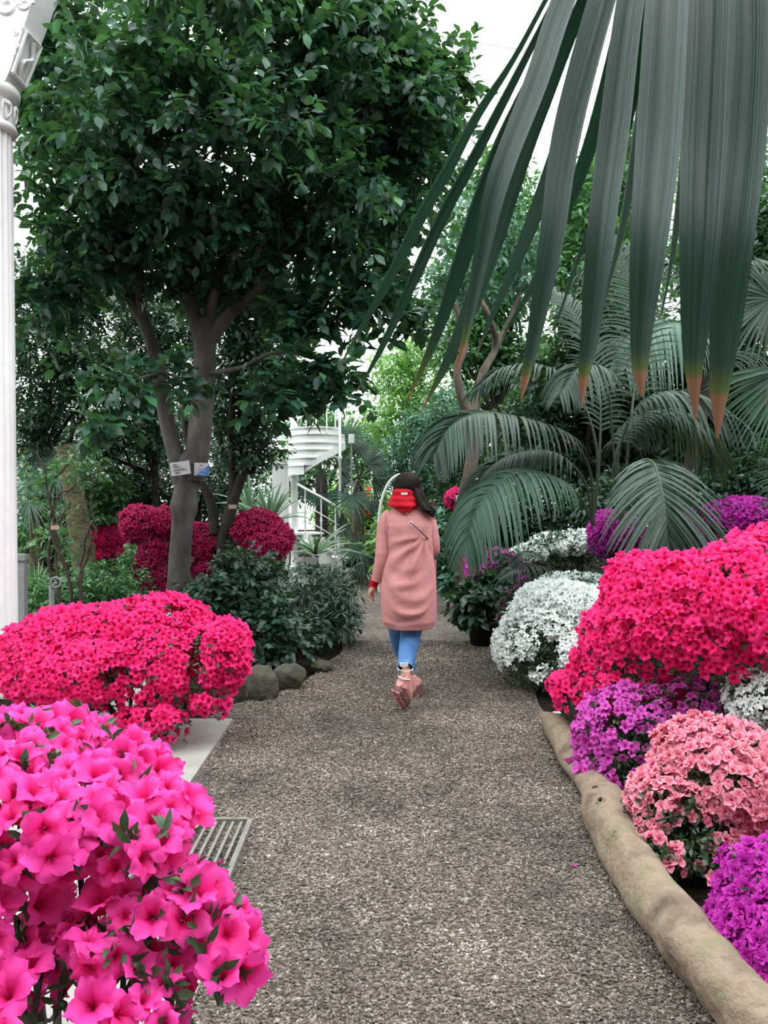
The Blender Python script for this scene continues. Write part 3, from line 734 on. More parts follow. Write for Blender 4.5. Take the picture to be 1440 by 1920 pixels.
# ------------------------------------------------------------------ azaleas, right side
azalea('huge hot pink azalea mound on the right of the path', [
    lobe(1290, 1130, 150, 110, 4.6, .6), lobe(1400, 1110, 130, 110, 4.3, .6), lobe(1200, 1210, 110, 95, 4.7, .45), lobe(1110, 1290, 62, 45, 4.85, .25), lobe(1160, 1245, 85, 70, 4.75, .35), lobe(1330, 1190, 170, 90, 4.3, .4), lobe(1420, 1180, 60, 60, 4.0, .3), lobe(1210, 1290, 110, 48, 4.5, .25), lobe(1490, 1120, 120, 130, 4.4, .6)],
    (1.75, 4.7, .05), 'pt_pink', FL_MID, .035, 300, 201, cover=.98, leaf=.036, nleaf=4500, under=-.55, spacing=.48, cell=13, stems=10, skirt=True, toward=.45, patch=.32)
azalea('lilac-purple azalea below the huge pink one beside the log', [
    lobe(1190, 1375, 95, 80, 4.15, .3), lobe(1270, 1330, 105, 60, 4.3, .3), lobe(1170, 1440, 70, 50, 4.05, .2), lobe(1290, 1390, 80, 70, 4.2, .25), lobe(1245, 1440, 90, 50, 4.1, .22)],
    (1.40, 4.3, .03), 'pt_violet', FL_MID, .031, 230, 202, cover=.78, leaf=.030, nleaf=4200, under=-.8, spacing=.56, cell=11, skirt=True, toward=.3, patch=.3)
azalea('salmon-pink double azalea leaning over the log', [
    lobe(1340, 1470, 95, 90, 3.35, .3), lobe(1260, 1530, 85, 85, 3.25, .25), lobe(1390, 1420, 70, 55, 3.4, .25), lobe(1320, 1590, 110, 75, 3.15, .2), lobe(1240, 1600, 62, 50, 3.1, .16), lobe(1440, 1500, 80, 110, 3.3, .3), lobe(1330, 1640, 62, 32, 3.05, .12)],
    (1.42, 3.35, .03), 'pt_salmon', FL_DOUBLE, .033, 280, 203, cover=.9, leaf=.034, nleaf=3600, under=-.85, spacing=.54, cell=13, skirt=True, toward=.35, patch=.22)
azalea('vivid magenta-purple azalea in the near right corner', [
    lobe(1440, 1680, 62, 90, 2.55, .2), lobe(1450, 1800, 90, 110, 2.45, .22), lobe(1430, 1890, 62, 70, 2.4, .15), lobe(1530, 1750, 120, 160, 2.6, .3)],
    (1.3, 2.6, .03), 'pt_magenta', FL_DOUBLE, .030, 160, 204, cover=.97, leaf=.03, nleaf=2400, under=-.8, spacing=.50, cell=13, skirt=True, toward=.4)
azalea('bright white azalea over the gravel beside the huge pink mound', [
    lobe(1075, 1140, 85, 52, 6.5, .5), lobe(1030, 1195, 95, 62, 6.3, .45), lobe(985, 1215, 58, 55, 6.1, .3), lobe(1065, 1235, 62, 52, 6.0, .3), lobe(1020, 1255, 40, 38, 5.95, .2)],
    (1.30, 6.35, .0), 'pt_white', FL_STAR, .041, 280, 205, cover=.97, leaf=.03, nleaf=3600, under=-.6, spacing=.44, cell=12, skirt=True, toward=.4, patch=.3, leafmat='lf_azalea')
azalea('white azalea at the right edge above the salmon one', [
    lobe(1430, 1310, 48, 45, 3.95, .2), lobe(1480, 1320, 70, 60, 4.0, .25)],
    (1.95, 4.05, .05), 'pt_white', FL_STAR, .032, 90, 206, cover=.97, leaf=.03, nleaf=1500, spacing=.46, cell=10, under=-.9, skirt=True)
for lobes, lab, n_, pm, pot in (
    ([lobe(1050, 1025, 68, 32, 8.6, .4), lobe(1000, 1040, 38, 28, 8.4, .3), lobe(1090, 1030, 36, 30, 8.6, .3)], 'shaded white azalea at the back beneath the palm', 120, 'pt_white', None),
    ([lobe(1070, 1105, 65, 28, 7.6, .35), lobe(1020, 1110, 36, 22, 7.5, .25)], 'dim white azalea just behind the bright white one', 90, 'pt_white', None),
    ([lobe(935, 1060, 46, 32, 8.3, .3), lobe(905, 1080, 24, 28, 8.2, .2)], 'small orchid-purple azalea above the leafy potted plant', 70, 'pt_violet', None),
    ([lobe(963, 1135, 28, 34, 7.2, .2), lobe(985, 1105, 22, 20, 7.3, .2), lobe(955, 1160, 20, 16, 7.1, .15)], 'narrow magenta azalea peeking out left of the bright white one', 50, 'pt_magenta', None),
    ([lobe(1160, 1005, 50, 42, 7.9, .4), lobe(1190, 1045, 34, 22, 7.7, .2), lobe(1130, 1020, 22, 30, 7.9, .2)], 'shaded magenta azalea under the drooping palm frond', 100, 'pt_magenta', None),
    ([lobe(1310, 1000, 95, 40, 7.2, .4), lobe(1380, 980, 75, 38, 7.0, .4), lobe(1270, 1010, 60, 30, 7.3, .3)], 'broad shaded magenta azalea behind the huge pink mound', 140, 'pt_magenta', None)):
    c = lobes[0][0]
    azalea(lab, lobes, (c[0] + .1, c[1] + .1, .05), pm, FL_STAR if pm == 'pt_white' else FL_MID, .040, n_, 300 + n_, leaf=.045, nleaf=3200, spacing=.46, cell=8, min_px=7, stems=5, under=-.7, leafmat='lf_dark', skirt=True, toward=.3)

# ------------------------------------------------------------------ big tree on the left
TB = at(330, 1225, 7.5); TB[2] = 0
tree = thing('camphor_tree', 'big dark evergreen tree with forked grey trunk and plant signs', 'tree', TB)
def px_path(L, Y, n): return smooth_path([at(a, b, Y if len(c) == 0 else c[0]) for a, b, *c in L], n)
g = Geo(); tr = px_path([(326, 1232), (329, 1150), (336, 1060), (342, 985), (347, 930), (356, 885), (365, 850)], 7.5, 34)
R = np.interp(np.linspace(0, 1, 34), [0, .1, .3, .52, .6, .68, .8, .92, 1], [.125, .108, .100, .100, .132, .112, .110, .135, .10])
tube(g, tr, R, 18, jit=.02, seed=2)
tube(g, px_path([(340, 905), (328, 850), (313, 790), (300, 720), (288, 655), (268, 600), (235, 540), (200, 450)], 7.5, 26), np.linspace(.085, .045, 26), 14, jit=.02, seed=3)
tube(g, px_path([(362, 900), (372, 830), (379, 760), (383, 690), (384, 640), (380, 600)], 7.5, 24), np.linspace(.115, .10, 24), 16, jit=.02, seed=4)
tube(g, px_path([(378, 640), (358, 570), (345, 500), (340, 400), (350, 260)], 7.5, 18), np.linspace(.075, .03, 18), 10)
tube(g, px_path([(386, 650), (420, 600), (462, 560), (510, 515, 7.2), (560, 430, 7.0), (640, 330, 6.9)], 7.5, 20), np.linspace(.075, .03, 20), 10)
tube(g, px_path([(390, 620), (400, 560), (430, 480), (470, 360), (500, 220)], 7.5, 18), np.linspace(.055, .025, 18), 9)
tube(g, px_path([(268, 600), (262, 500, 7.3), (290, 380, 7.1), (300, 260)], 7.5, 14), np.linspace(.05, .02, 14), 8)
tube(g, px_path([(300, 715), (260, 740, 6.9), (215, 790, 6.3), (150, 800, 6.0)], 7.5, 12), np.linspace(.03, .008, 12), 7)
tube(g, px_path([(383, 700), (450, 690, 7.2), (520, 660, 7.0), (620, 680, 6.8)], 7.5, 12), np.linspace(.03, .008, 12), 7)
tube(g, px_path([(383, 740), (350, 715, 7.0), (300, 700, 6.4), (230, 720, 6.1)], 7.5, 12), np.linspace(.022, .006, 12), 7)
g.build('trunk', M['bark'], tree)
rng = np.random.default_rng(77); AVOID.append((-2.83, 5.8, .62, 6.45))
crown = [lobe(420, 60, 330, 150, 6.6, 1.3), lobe(180, 160, 160, 180, 6.2, 1.0), lobe(660, 150, 170, 160, 7.0, 1.1), lobe(780, 215, 100, 95, 7.3, .8), lobe(740, 330, 110, 110, 7.4, .8),
         lobe(400, 290, 330, 150, 6.6, 1.2), lobe(140, 390, 105, 160, 6.7, .9), lobe(610, 420, 190, 110, 7.2, 1.0), lobe(300, 460, 220, 90, 7.4, 1.0), lobe(90, 200, 70, 150, 7.7, .5), lobe(420, -60, 300, 60, 7.6, .8), lobe(700, 60, 100, 110, 7.0, .8), lobe(815, 160, 75, 75, 7.3, .6), lobe(420, 520, 170, 70, 7.9, .5), lobe(110, 60, 70, 110, 7.3, .7)]
foliage(tree, crown, 40000, .112, LEAF_BROAD, 'lf_tree', rng, 1, shell=(.35, 1.0), sprig=8, spread=.22, droop=.35, n_parts=240, cell=20, min_px=14)
low = [lobe(560, 590, 90, 60, 7.1, .5), lobe(600, 690, 75, 45, 6.9, .4), lobe(520, 750, 90, 32, 6.9, .3), lobe(230, 715, 60, 22, 6.1, .25), lobe(185, 785, 80, 22, 6.0, .25), lobe(335, 715, 55, 28, 6.4, .2), lobe(90, 560, 55, 90, 6.9, .5),
       lobe(690, 560, 70, 90, 7.1, .5), lobe(645, 740, 40, 18, 6.8, .2), lobe(780, 590, 35, 40, 7.4, .3)]
foliage(tree, low, 2900, .135, LEAF_BROAD, 'lf_tree', rng, 2, shell=(.1, 1.0), sprig=7, spread=.20, droop=.15, n_parts=55, cell=16, min_px=14)

def sign(px, py, Y, wpx, hpx, rot, lab, kind):
    c = at(px, py, Y); wd, ht = wpx / FPX * Y, hpx / FPX * Y
    t = thing('plant_sign', lab, 'sign', c)
    R = np.array(((math.cos(rot), 0, -math.sin(rot)), (0, 1, 0), (math.sin(rot), 0, math.cos(rot))))
    def quad(pts, y, name, mat):
        g = Geo(); P = [np.array((a * wd / 2, y, b * ht / 2)) @ R.T + c for a, b in pts]; P2 = [p + np.array((0, .002, 0)) for p in P]; n = len(P)
        g.add(P + P2, [(0, i, i + 1) for i in range(1, n - 1)] + [(n, n + i + 1, n + i) for i in range(1, n - 1)]); 
        g.add(P + P2, [(i, (i + 1) % n, n + (i + 1) % n, n + i) for i in range(n)])
        return g.build(name, mat, t, smooth=False)
    quad([(-1, -1), (1, -1), (1, 1), (-1, 1)], 0, 'plate', M['sign_white'])
    if kind == 'blue':
        quad([(-.75, -.98), (.98, -.98), (.98, .8)], -.003, 'blue_corner', M['sign_blue'])
        rows = [(.62, -.25, .2, 2.4), (.1, -.5, .1, 1), (-.25, -.45, -.05, 1)]; blue = [(.0, .3, .7, 1), (-.3, .1, .7, 1), (-.75, -.2, .3, 1.6)]
        for z0, x0, x1, k in blue: quad([(x0, z0 - .03 * k), (x1, z0 - .03 * k), (x1, z0 + .03 * k), (x0, z0 + .03 * k)], -.005, 'print_line', M['sign_white'])
        quad([(-.82, -.6), (-.72, -.6), (-.72, -.4), (-.82, -.4)], -.005, 'print_line', M['print'])
    elif kind == 'text':
        rows = [(.62, -.7, -.3, 1.2), (.45, -.7, -.15, 1.2), (.2, -.7, .1, 1.3), (-.1, -.7, .45, 1), (-.28, -.7, .7, 1), (-.62, -.6, -.1, 2.6)]
    else: rows = []
    for z0, x0, x1, k in rows: quad([(x0, z0 - .03 * k), (x1, z0 - .03 * k), (x1, z0 + .03 * k), (x0, z0 + .03 * k)], -.005, 'print_line', M['print'])
    return t
M['sign_white'] = flat_mat('sign_white', (.62, .61, .64), .5); M['sign_blue'] = flat_mat('sign_blue', (.06, .24, .62), .5); M['print'] = flat_mat('grey_print', (.14, .14, .16), .6)
M['sign_tan'] = flat_mat('tan_tag', (.45, .32, .23), .6)
sign(338, 878, 7.33, 37, 25, math.radians(8), 'white printed plant sign tilted on the forked trunk', 'text')
sign(378, 880, 7.36, 28, 24, math.radians(-2), 'white and blue plant sign on the right fork of the trunk', 'blue')
# ------------------------------------------------------------------ shrubs by the path, left
plant('leafy_shrub', 'dark rounded-leaf shrub in front of the crimson azaleas', 'shrub', (at(430, 1200, 7.3)[0], 7.3, 0),
      [lobe(430, 1120, 85, 75, 7.2, .45), lobe(490, 1180, 75, 75, 6.9, .4), lobe(380, 1160, 65, 60, 7.0, .35), lobe(470, 1075, 60, 35, 7.3, .3), lobe(545, 1190, 50, 65, 6.9, .3)],
      4600, .085, LEAF_BROAD, 'lf_shrub', 21, tr=.02, group=None, n_parts=150, sprig=6, spread=.10, shell=(.5, 1.0), cell=12, min_px=10)
plant('leafy_shrub', 'glossy narrow-leaf shrub bordering the path below the staircase', 'shrub', (at(600, 1200, 8.0)[0], 8.0, 0),
      [lobe(585, 1130, 75, 62, 8.0, .4), lobe(640, 1130, 42, 65, 8.1, .3), lobe(610, 1185, 62, 50, 7.8, .35), lobe(560, 1085, 55, 32, 8.3, .3), lobe(635, 1085, 30, 30, 8.4, .2), lobe(570, 1200, 55, 50, 7.6, .3)],
      5200, .085, LEAF_NARROW, 'lf_shrub', 22, tr=.02, n_parts=170, sprig=7, spread=.10, shell=(.5, 1.0), cell=11, min_px=9, droop=.45)
plant('leafy_shrub', 'low ground-cover shrub of small leaves below the mossy palm trunk', 'shrub', (at(230, 1120, 9.2)[0], 9.2, 0),
      [lobe(215, 1090, 70, 45, 9.2, .5), lobe(110, 1105, 80, 40, 8.8, .5), lobe(60, 1120, 40, 40, 8.2, .3)],
      3600, .07, LEAF_SMALL, 'lf_mid', 23, tr=.02, sprig=6, spread=.1)
plant('potted_plant', 'dark glossy potted plant beside the path under the orchid azalea', 'plant', (at(905, 1180, 7.9)[0], 7.9, 0),
      [lobe(900, 1115, 42, 40, 7.9, .25), lobe(880, 1140, 28, 36, 7.8, .2), lobe(925, 1100, 34, 30, 8.0, .2)],
      900, .11, LEAF_BROAD, 'lf_dark', 24, tr=.015, n_parts=90, sprig=5, spread=.08, cell=12, min_px=10)
o = [x for x in COL.objects if x.name == 'potted_plant'][0]
g = Geo(); lathe(g, [(0, 0), (.12, 0), (.15, .22), (.16, .22), (.16, .24), (.14, .24), (.135, .19), (0, .19)], (at(905, 1180, 7.9)[0], 7.9, 0), 22); g.build('pot', M['pot'], o)
plant('leafy_shrub', 'pale green large-leaved shrub right of the walking woman', 'shrub', (at(840, 1060, 10.5)[0], 10.5, 0),
      [lobe(838, 1040, 36, 50, 10.5, .35), lobe(835, 985, 26, 30, 10.7, .3), lobe(850, 1090, 26, 30, 10.3, .3)],
      1500, .12, LEAF_BROAD, 'lf_teal', 25, tr=.02, n_parts=70, sprig=5, spread=.12, cell=11, min_px=9)

# thin multi-stem shrub and mossy palm trunk on the left
t = thing('bare_shrub', 'thin many-stemmed shrub behind the hot pink azalea on the left', 'shrub', (at(120, 1180, 7.6)[0], 7.6, 0))
g = Geo()
for L in ([(120, 1190), (108, 1080), (104, 1010), (92, 930), (80, 880), (60, 840)], [(140, 1190), (128, 1090), (112, 1030), (100, 985), (92, 930), (110, 890), (130, 870)], [(150, 1190), (155, 1090), (152, 1060), (165, 1000), (175, 975), (170, 900), (150, 860)],
          [(125, 1190), (135, 1110), (118, 1050), (104, 1020), (95, 980), (100, 950), (118, 925), (150, 905), (190, 880)], [(100, 1190), (92, 1060), (98, 1000), (120, 960), (135, 940)], [(160, 1190), (148, 1100), (165, 1040), (178, 1000), (176, 985)]):
    tube(g, px_path(L, 7.6, 16) + rng.normal(0, .012, (16, 3)), np.linspace(.017, .006, 16), 6)
g.build('stems', M['stem'], t)
foliage(t, [lobe(75, 900, 45, 40, 7.7, .3), lobe(150, 880, 50, 40, 7.6, .3), lobe(100, 1000, 45, 60, 7.9, .4)], 650, .085, LEAF_SMALL, 'lf_mid', rng, 31, shell=(.1, 1), sprig=5, spread=.1)
sign(103, 989, 7.5, 16, 8, 0, 'small tan wooden tag hanging on the thin stems', 'plain')
bpy.data.objects[-1] if False else None
t = thing('palm_trunk', 'leaning mossy palm trunk behind the thin stems on the left', 'palm', (at(165, 1120, 9.4)[0], 9.4, 0))
g = Geo(); P = px_path([(172, 1165), (163, 1080), (150, 1000), (140, 930), (128, 870), (118, 835)], 9.4, 40)
tube(g, P, np.linspace(.16, .085, 40) * (1 + .06 * np.sin(np.arange(40) * 2.1)), 14, jit=.05, seed=8); g.build('trunk', M['mossy'], t)

def ribbon(pts, widths, nrm, fold=.15, nu=3, rnd=0.0, g=None, pleat=0.0, vmax=1.0):
    """a tapering strip along pts, facing nrm, V-folded along its midrib"""
    g = g or Geo(); pts = np.asarray(pts, float); n = len(pts); tt = norm(np.gradient(pts, axis=0))
    S = norm(np.cross(tt, np.asarray(nrm, float))); U = np.cross(S, tt)
    widths = np.asarray(widths, float); s = np.linspace(-1, 1, nu)
    h = fold * np.abs(s)[None] * widths[:, None] + pleat * widths[:, None] * (np.arange(nu) % 2)[None]
    V = pts[:, None] + (widths[:, None] / 2 * s[None])[..., None] * S[:, None] + h[..., None] * U[:, None]
    F = [(j * nu + i, j * nu + i + 1, (j + 1) * nu + i + 1, (j + 1) * nu + i) for j in range(n - 1) for i in range(nu - 1)]
    g.add(V.reshape(-1, 3), F, ru=np.tile(s, n), rv=np.repeat(np.linspace(0, vmax, n), nu), rnd=rnd)
    return g

def strap_plant(label, cat, px, py, Y, n, L, wd, mat, seed, zc=0.0, name='strap_leaf_plant', trunk=0.0, up=.9):
    rng = np.random.default_rng(seed); b = at(px, py, Y); t = thing(name, label, cat, (b[0], Y, 0))
    if trunk: g = Geo(); tube(g, [(b[0], Y, 0), (b[0] + .02, Y, b[2])], [trunk, trunk * .8], 9, jit=.05); g.build('trunk', M['mossy'], t)
    for k in range(n):
        a = rng.uniform(0, 2 * PI); e = rng.uniform(.15, 1.0) ** .7 * up; d = np.array((math.cos(a) * math.cos(e * PI / 2), math.sin(a) * math.cos(e * PI / 2), math.sin(e * PI / 2)))
        s = np.linspace(0, 1, 6)[:, None]; l = L * rng.uniform(.7, 1.1)
        base = b if trunk else np.array((b[0], Y, max(.0, b[2])))
        P = base + d * s * l - np.array((0, 0, 1.)) * (s ** 2.2) * l * .45 * (1 - d[2] * .6)
        ribbon(P, wd * np.array((.7, 1, 1, .85, .5, .04)), (-.1, -.5, .9), .18, 3, rng.random()).build('leaf', M[mat], t)
    return t
strap_plant('spiky striped strap-leaf plant rising in front of the staircase pillar', 'plant', 505, 985, 10.2, 26, .72, .045, 'strap', 41)
strap_plant('arching dark strap-leaf plant below the prohibition sign', 'plant', 592, 1040, 10.4, 30, .80, .04, 'strap', 42, up=.55)
strap_plant('broad upright strap-leaf plant left of the white pillar', 'plant', 470, 960, 11.0, 16, .75, .05, 'strap', 43)
strap_plant('silvery spiky plant right behind the leaning mossy trunk', 'plant', 150, 905, 9.9, 40, .62, .022, 'palm_pale', 44)
strap_plant('grassy clump low on the left behind the white column', 'plant', 70, 1110, 8.4, 26, .5, .02, 'strap', 45)

# ------------------------------------------------------------------ kentia palms on the right
count_leaflets = [0]
def frond(parent, L, n, Lmax, wd, up, mat, seed, single=True, droop=.55, sw=.55, bare=.12, vee=.15, spread=(35, 62), rach=.014):
    """rachis through the given points; leaflets in two rows, hanging with their own weight"""
    rng = np.random.default_rng(seed)
    P = smooth_path([at(*q) for q in L], 40); tt = norm(np.gradient(P, axis=0)); up = norm(np.array(up, float))
    g = Geo(); tube(g, P, np.linspace(rach, .003, 40), 6); fr = g.build('frond', M['rachis'], parent)
    gs = Geo()
    for i in range(n):
        t = bare + (1 - bare) * (i + .5) / n; k = t * 39; k0 = int(k); p = P[k0] * (1 - k + k0) + P[min(39, k0 + 1)] * (k - k0); T = tt[k0]
        S = norm(np.cross(T, up)); U = np.cross(S, T)
        q = (t - bare) / (1 - bare); l = Lmax * (0.45 + .55 * math.sin(min(1, q * 1.6 + .1) * PI / 2)) * (1 - .72 * max(0, q - .45) / .55)
        a = math.radians(spread[1] + (spread[0] - spread[1]) * q)
        for sg in (-1, 1):
            l2 = l * rng.uniform(.92, 1.06); d = norm(S * sg * math.sin(a) + T * math.cos(a) + U * vee + rng.normal(0, .04, 3))
            s = np.linspace(0, 1, 6)[:, None]
            Q = p + d * s * l2 * (1 - .25 * s * droop) - np.array((0, 0, 1.)) * l2 * droop * s ** 2
            w_ = wd * rng.uniform(.85, 1.1) * np.array((.75, 1.05, 1, .85, .5, .05))
            if single and count_leaflets[0] < 1400:
                count_leaflets[0] += 1
                ribbon(Q, w_, U + .01, .22, 3, rng.random()).build('leaflet', M[mat], fr)
            else: ribbon(Q, w_, U + .01, .22, 3, rng.random(), gs)
    if gs.V: gs.build('leaflets', M[mat], fr, kind='stuff')
    return fr
M['rachis'] = flat_mat('green_rachis', (.035, .055, .026), .6)
def palm_base(t, base, stalks, r=.06):
    g = Geo(); tube(g, [base, np.array(base) + (0, .02, .35)], [r, r * .8], 12, jit=.04); g.build('trunk', M['bark_dark'], t)

B1 = np.array((at(1110, 1000, 7.0)[0], 7.3, .0)); S1 = (1112, 985, 7.3)
k1 = thing('kentia_palm', 'feather palm with fronds arching left over the white azaleas', 'palm', B1); palm_base(k1, B1, 3)
frond(k1, [S1, (1105, 880, 7.2), (1060, 815, 6.9), (985, 785, 6.6), (900, 775, 6.3), (845, 800, 6.1), (815, 850, 6.0)], 53, .62, .030, (.1, -.25, 1), 'palm', 1, droop=.62, bare=.3)
frond(k1, [S1, (1085, 930, 7.0), (1040, 895, 6.7), (980, 885, 6.3), (925, 915, 6.0), (890, 965, 5.8), (872, 1030, 5.7)], 51, .54, .030, (.1, -.35, 1), 'palm_grey', 2, droop=.75, bare=.25)
frond(k1, [S1, (1095, 900, 7.2), (1040, 850, 7.1), (970, 850, 7.0), (915, 880, 6.9), (880, 940, 6.8)], 43, .6, .032, (.2, -.1, 1), 'palm', 3, droop=.8, bare=.3)
frond(k1, [S1, (1120, 850, 7.3), (1085, 740, 7.3), (1020, 690, 7.2), (945, 690, 7.1), (885, 735, 7.0)], 46, .5, .022, (0, -.1, 1), 'palm', 4, droop=.6, bare=.4)
frond(k1, [S1, (1125, 840, 7.4), (1120, 700, 7.5), (1080, 590, 7.7), (1010, 530, 8.0)], 43, .6, .024, (.3, -.6, .6), 'palm', 5, False, droop=.35, bare=.3)
B2 = np.array((at(1170, 990, 6.8)[0], 6.9, .05)); S2 = (1165, 990, 6.9)
k2 = thing('kentia_palm', 'feather palm with a frond drooping straight toward the viewer', 'palm', B2); palm_base(k2, B2, 3)
frond(k2, [S2, (1175, 900, 6.7), (1200, 865, 6.2), (1225, 868, 5.9), (1240, 915, 5.6), (1248, 965, 5.45), (1252, 1020, 5.4)], 56, .66, .026, (.0, -.55, .85), 'palm', 11, droop=.38, bare=.42, vee=.05, spread=(22, 66))
frond(k2, [S2, (1160, 850, 6.9), (1200, 760, 6.8), (1260, 735, 6.7), (1330, 750, 6.6), (1400, 800, 6.5)], 48, .62, .030, (0, -.2, 1), 'palm', 12, droop=.8, bare=.3)
frond(k2, [S2, (1150, 880, 7.0), (1180, 800, 7.1), (1240, 770, 7.2), (1310, 800, 7.3), (1360, 870, 7.4)], 41, .7, .03, (0, 0, 1), 'palm', 13, False, droop=.85, bare=.3)
frond(k2, [S2, (1150, 840, 7.0), (1140, 730, 6.9), (1120, 690, 6.7), (1085, 690, 6.5), (1050, 740, 6.3)], 41, .5, .024, (0, -.3, 1), 'palm', 14, droop=.7, bare=.45)
frond(k2, [S2, (1180, 820, 7.3), (1195, 640, 7.6), (1180, 520, 7.9), (1130, 440, 8.2)], 43, .65, .024, (-.3, -.6, .5), 'palm', 15, False, droop=.35, bare=.35)
B3 = np.array((at(1240, 900, 9.5)[0], 9.5, .05)); S3 = (1300, 870, 9.4)
k3 = thing('kentia_palm', 'tall feather palm farther back with a pale grey-green frond', 'palm', B3)
g = Geo(); tube(g, smooth_path([B3, at(1290, 900, 9.5), at(1330, 700, 9.5)], 16), np.linspace(.11, .07, 16), 12, jit=.03); g.build('trunk', M['bark_dark'], k3)
frond(k3, [(1330, 700, 9.5), (1320, 640, 9.3), (1285, 608, 9.0), (1240, 612, 8.8), (1200, 640, 8.6), (1175, 690, 8.5)], 48, .80, .036, (.2, -.5, 1), 'palm_pale', 21, droop=.85, bare=.1)
frond(k3, [(1330, 700, 9.5), (1300, 560, 9.6), (1230, 480, 9.7), (1150, 470, 9.8), (1080, 520, 9.8)], 53, .7, .03, (0, -.2, 1), 'palm', 22, False, droop=.6, bare=.1)
frond(k3, [(1330, 700, 9.5), (1350, 580, 9.4), (1400, 500, 9.2), (1470, 500, 9.0)], 43, .7, .03, (0, -.2, 1), 'palm', 23, False, droop=.6, bare=.1)
frond(k3, [(1330, 700, 9.5), (1250, 640, 9.8), (1150, 640, 10), (1060, 700, 10.2)], 53, .7, .03, (0, -.2, 1), 'palm', 24, False, droop=.6, bare=.1)
frond(k3, [(1330, 700, 9.5), (1380, 660, 9.8), (1430, 680, 10), (1490, 760, 10.2)], 43, .8, .03, (0, -.2, 1), 'palm', 25, False, droop=.8, bare=.1)
B5 = np.array((at(960, 1100, 7.6)[0], 7.75, .0))
k5 = thing('young_palm', 'small young palm between the white azaleas', 'palm', B5); palm_base(k5, B5, 3, .025)
frond(k5, [(1045, 1090, 7.75), (1010, 1060, 7.4), (970, 1065, 7.1), (935, 1085, 6.95)], 24, .24, .018, (0, -.4, 1), 'palm', 51, droop=.5, bare=.2, rach=.006)
frond(k5, [(1045, 1090, 7.75), (1015, 1045, 7.5), (985, 1035, 7.2), (960, 1060, 7.1)], 21, .2, .016, (0, -.2, 1), 'palm', 52, droop=.6, bare=.2, rach=.006)
B4 = np.array((at(1530, 800, 6.6)[0], 6.8, .05))
k4 = thing('fan_palm', 'green fan palm reaching in from the right edge', 'palm', B4)
def fan(parent, hub, root, R, n, a0, a1, nrm, mat, seed, wd=.03, droop=.2, name='fan_leaf', single=False):
    """palmate leaf: leaflets radiate from hub between angles a0..a1 in the plane facing nrm"""
    rng = np.random.default_rng(seed); hub = np.asarray(hub, float); nrm = norm(np.array(nrm, float)); e1 = norm(np.cross(nrm, (0, 0, 1.)) if abs(nrm[2]) < .95 else np.array((1., 0, 0))); e2 = np.cross(e1, nrm)
    e1 = -e1 if e1[0] < 0 else e1; e2 = e2 if e2[2] > 0 else -e2
    g = Geo()
    if root is not None: tube(g, smooth_path([root, (np.asarray(root) + hub) / 2 + (0, 0, .08), hub], 8), np.linspace(.014, .008, 8), 6)
    f = g.build(name, M['rachis'], parent) if root is not None else parent
    gs = Geo()
    for i in range(n):
        a = math.radians(a0 + (a1 - a0) * (i + .5) / n); d = e1 * math.cos(a) + e2 * math.sin(a) + nrm * rng.normal(.05, .05); s = np.linspace(0, 1, 6)[:, None]; l = R * rng.uniform(.9, 1.05)
        Q = hub + d * s * l - np.array((0, 0, 1.)) * l * droop * s ** 2.4
        gg = ribbon(Q, wd * np.array((.3, .8, 1, .8, .45, .04)), nrm, .25, 3, rng.random(), None if single else gs)
        if single: gg.build('leaflet', M[mat], f)
    if gs.V: gs.build('leaflets', M[mat], f, kind='stuff')
    return f
g = Geo(); tube(g, [B4, B4 + (0, 0, 1.9)], [.09, .08], 12, jit=.05); g.build('trunk', M['mossy'], k4)
fan(k4, at(1485, 690, 6.3), B4 + (0, 0, 1.9), .66, 34, 175, 300, (-.2, -1, .25), 'palm_grey', 61, .034, .25, single=True)
fan(k4, at(1530, 880, 6.2), B4 + (0, 0, 1.6), .50, 24, 150, 250, (-.2, -1, .3), 'palm', 62, .026, .3, single=True)
fan(k4, at(1450, 560, 6.8), B4 + (0, 0, 1.9), .6, 28, 100, 290, (-.3, -1, .3), 'palm', 63, .03, .3)

# ------------------------------------------------------------------ large fan palm leaf hanging in front, top right
def big_palm_mat():
    m, nt, b = new_mat('grey_green_fan_leaflet')
    ru, rv = attr(nt, 'ru'), attr(nt, 'rv')
    cmb = N(nt, 'ShaderNodeCombineXYZ'); nt.links.new(math_(nt, 'MULTIPLY', ru, 9.0), cmb.inputs[0]); nt.links.new(math_(nt, 'MULTIPLY', rv, 1.2), cmb.inputs[1]); nt.links.new(math_(nt, 'MULTIPLY', rnd_value(nt), 20.0), cmb.inputs[2])
    n1 = noise(nt, 1.0, 5, cmb.outputs[0], .6)
    col = ramp(nt, n1, [(0.25, (.010, .026, .020)), (0.5, (.022, .050, .045)), (0.75, (.056, .106, .102))])
    wob = math_(nt, 'ADD', rv, math_(nt, 'MULTIPLY', math_(nt, 'SUBTRACT', n1, .5), .05))
    dry = ramp(nt, wob, [(0, (0, 0, 0)), (.862, (0, 0, 0)), (.88, (1, 1, 1))]); yel = ramp(nt, wob, [(0, (0, 0, 0)), (.79, (0, 0, 0)), (.865, (1, 1, 1))])
    col = mix(nt, yel, col, (.12, .15, .035)); col = mix(nt, dry, col, (.33, .14, .09))
    nt.links.new(col, b.inputs['Base Color']); b.inputs['Roughness'].default_value = .42; b.inputs['Specular IOR Level'].default_value = .5
    bump(nt, b, n1, .35, .004)
    add_translucent(nt, b, mix(nt, .5, col, (.02, .16, .03)), .14)
    return m
M['big_palm'] = big_palm_mat()
bigp = thing('fan_palm', 'huge fan palm leaf hanging close overhead with brown leaflet tips', 'palm', (2.3, 1.5, 0))
HUB = at(1295, -560, .98)
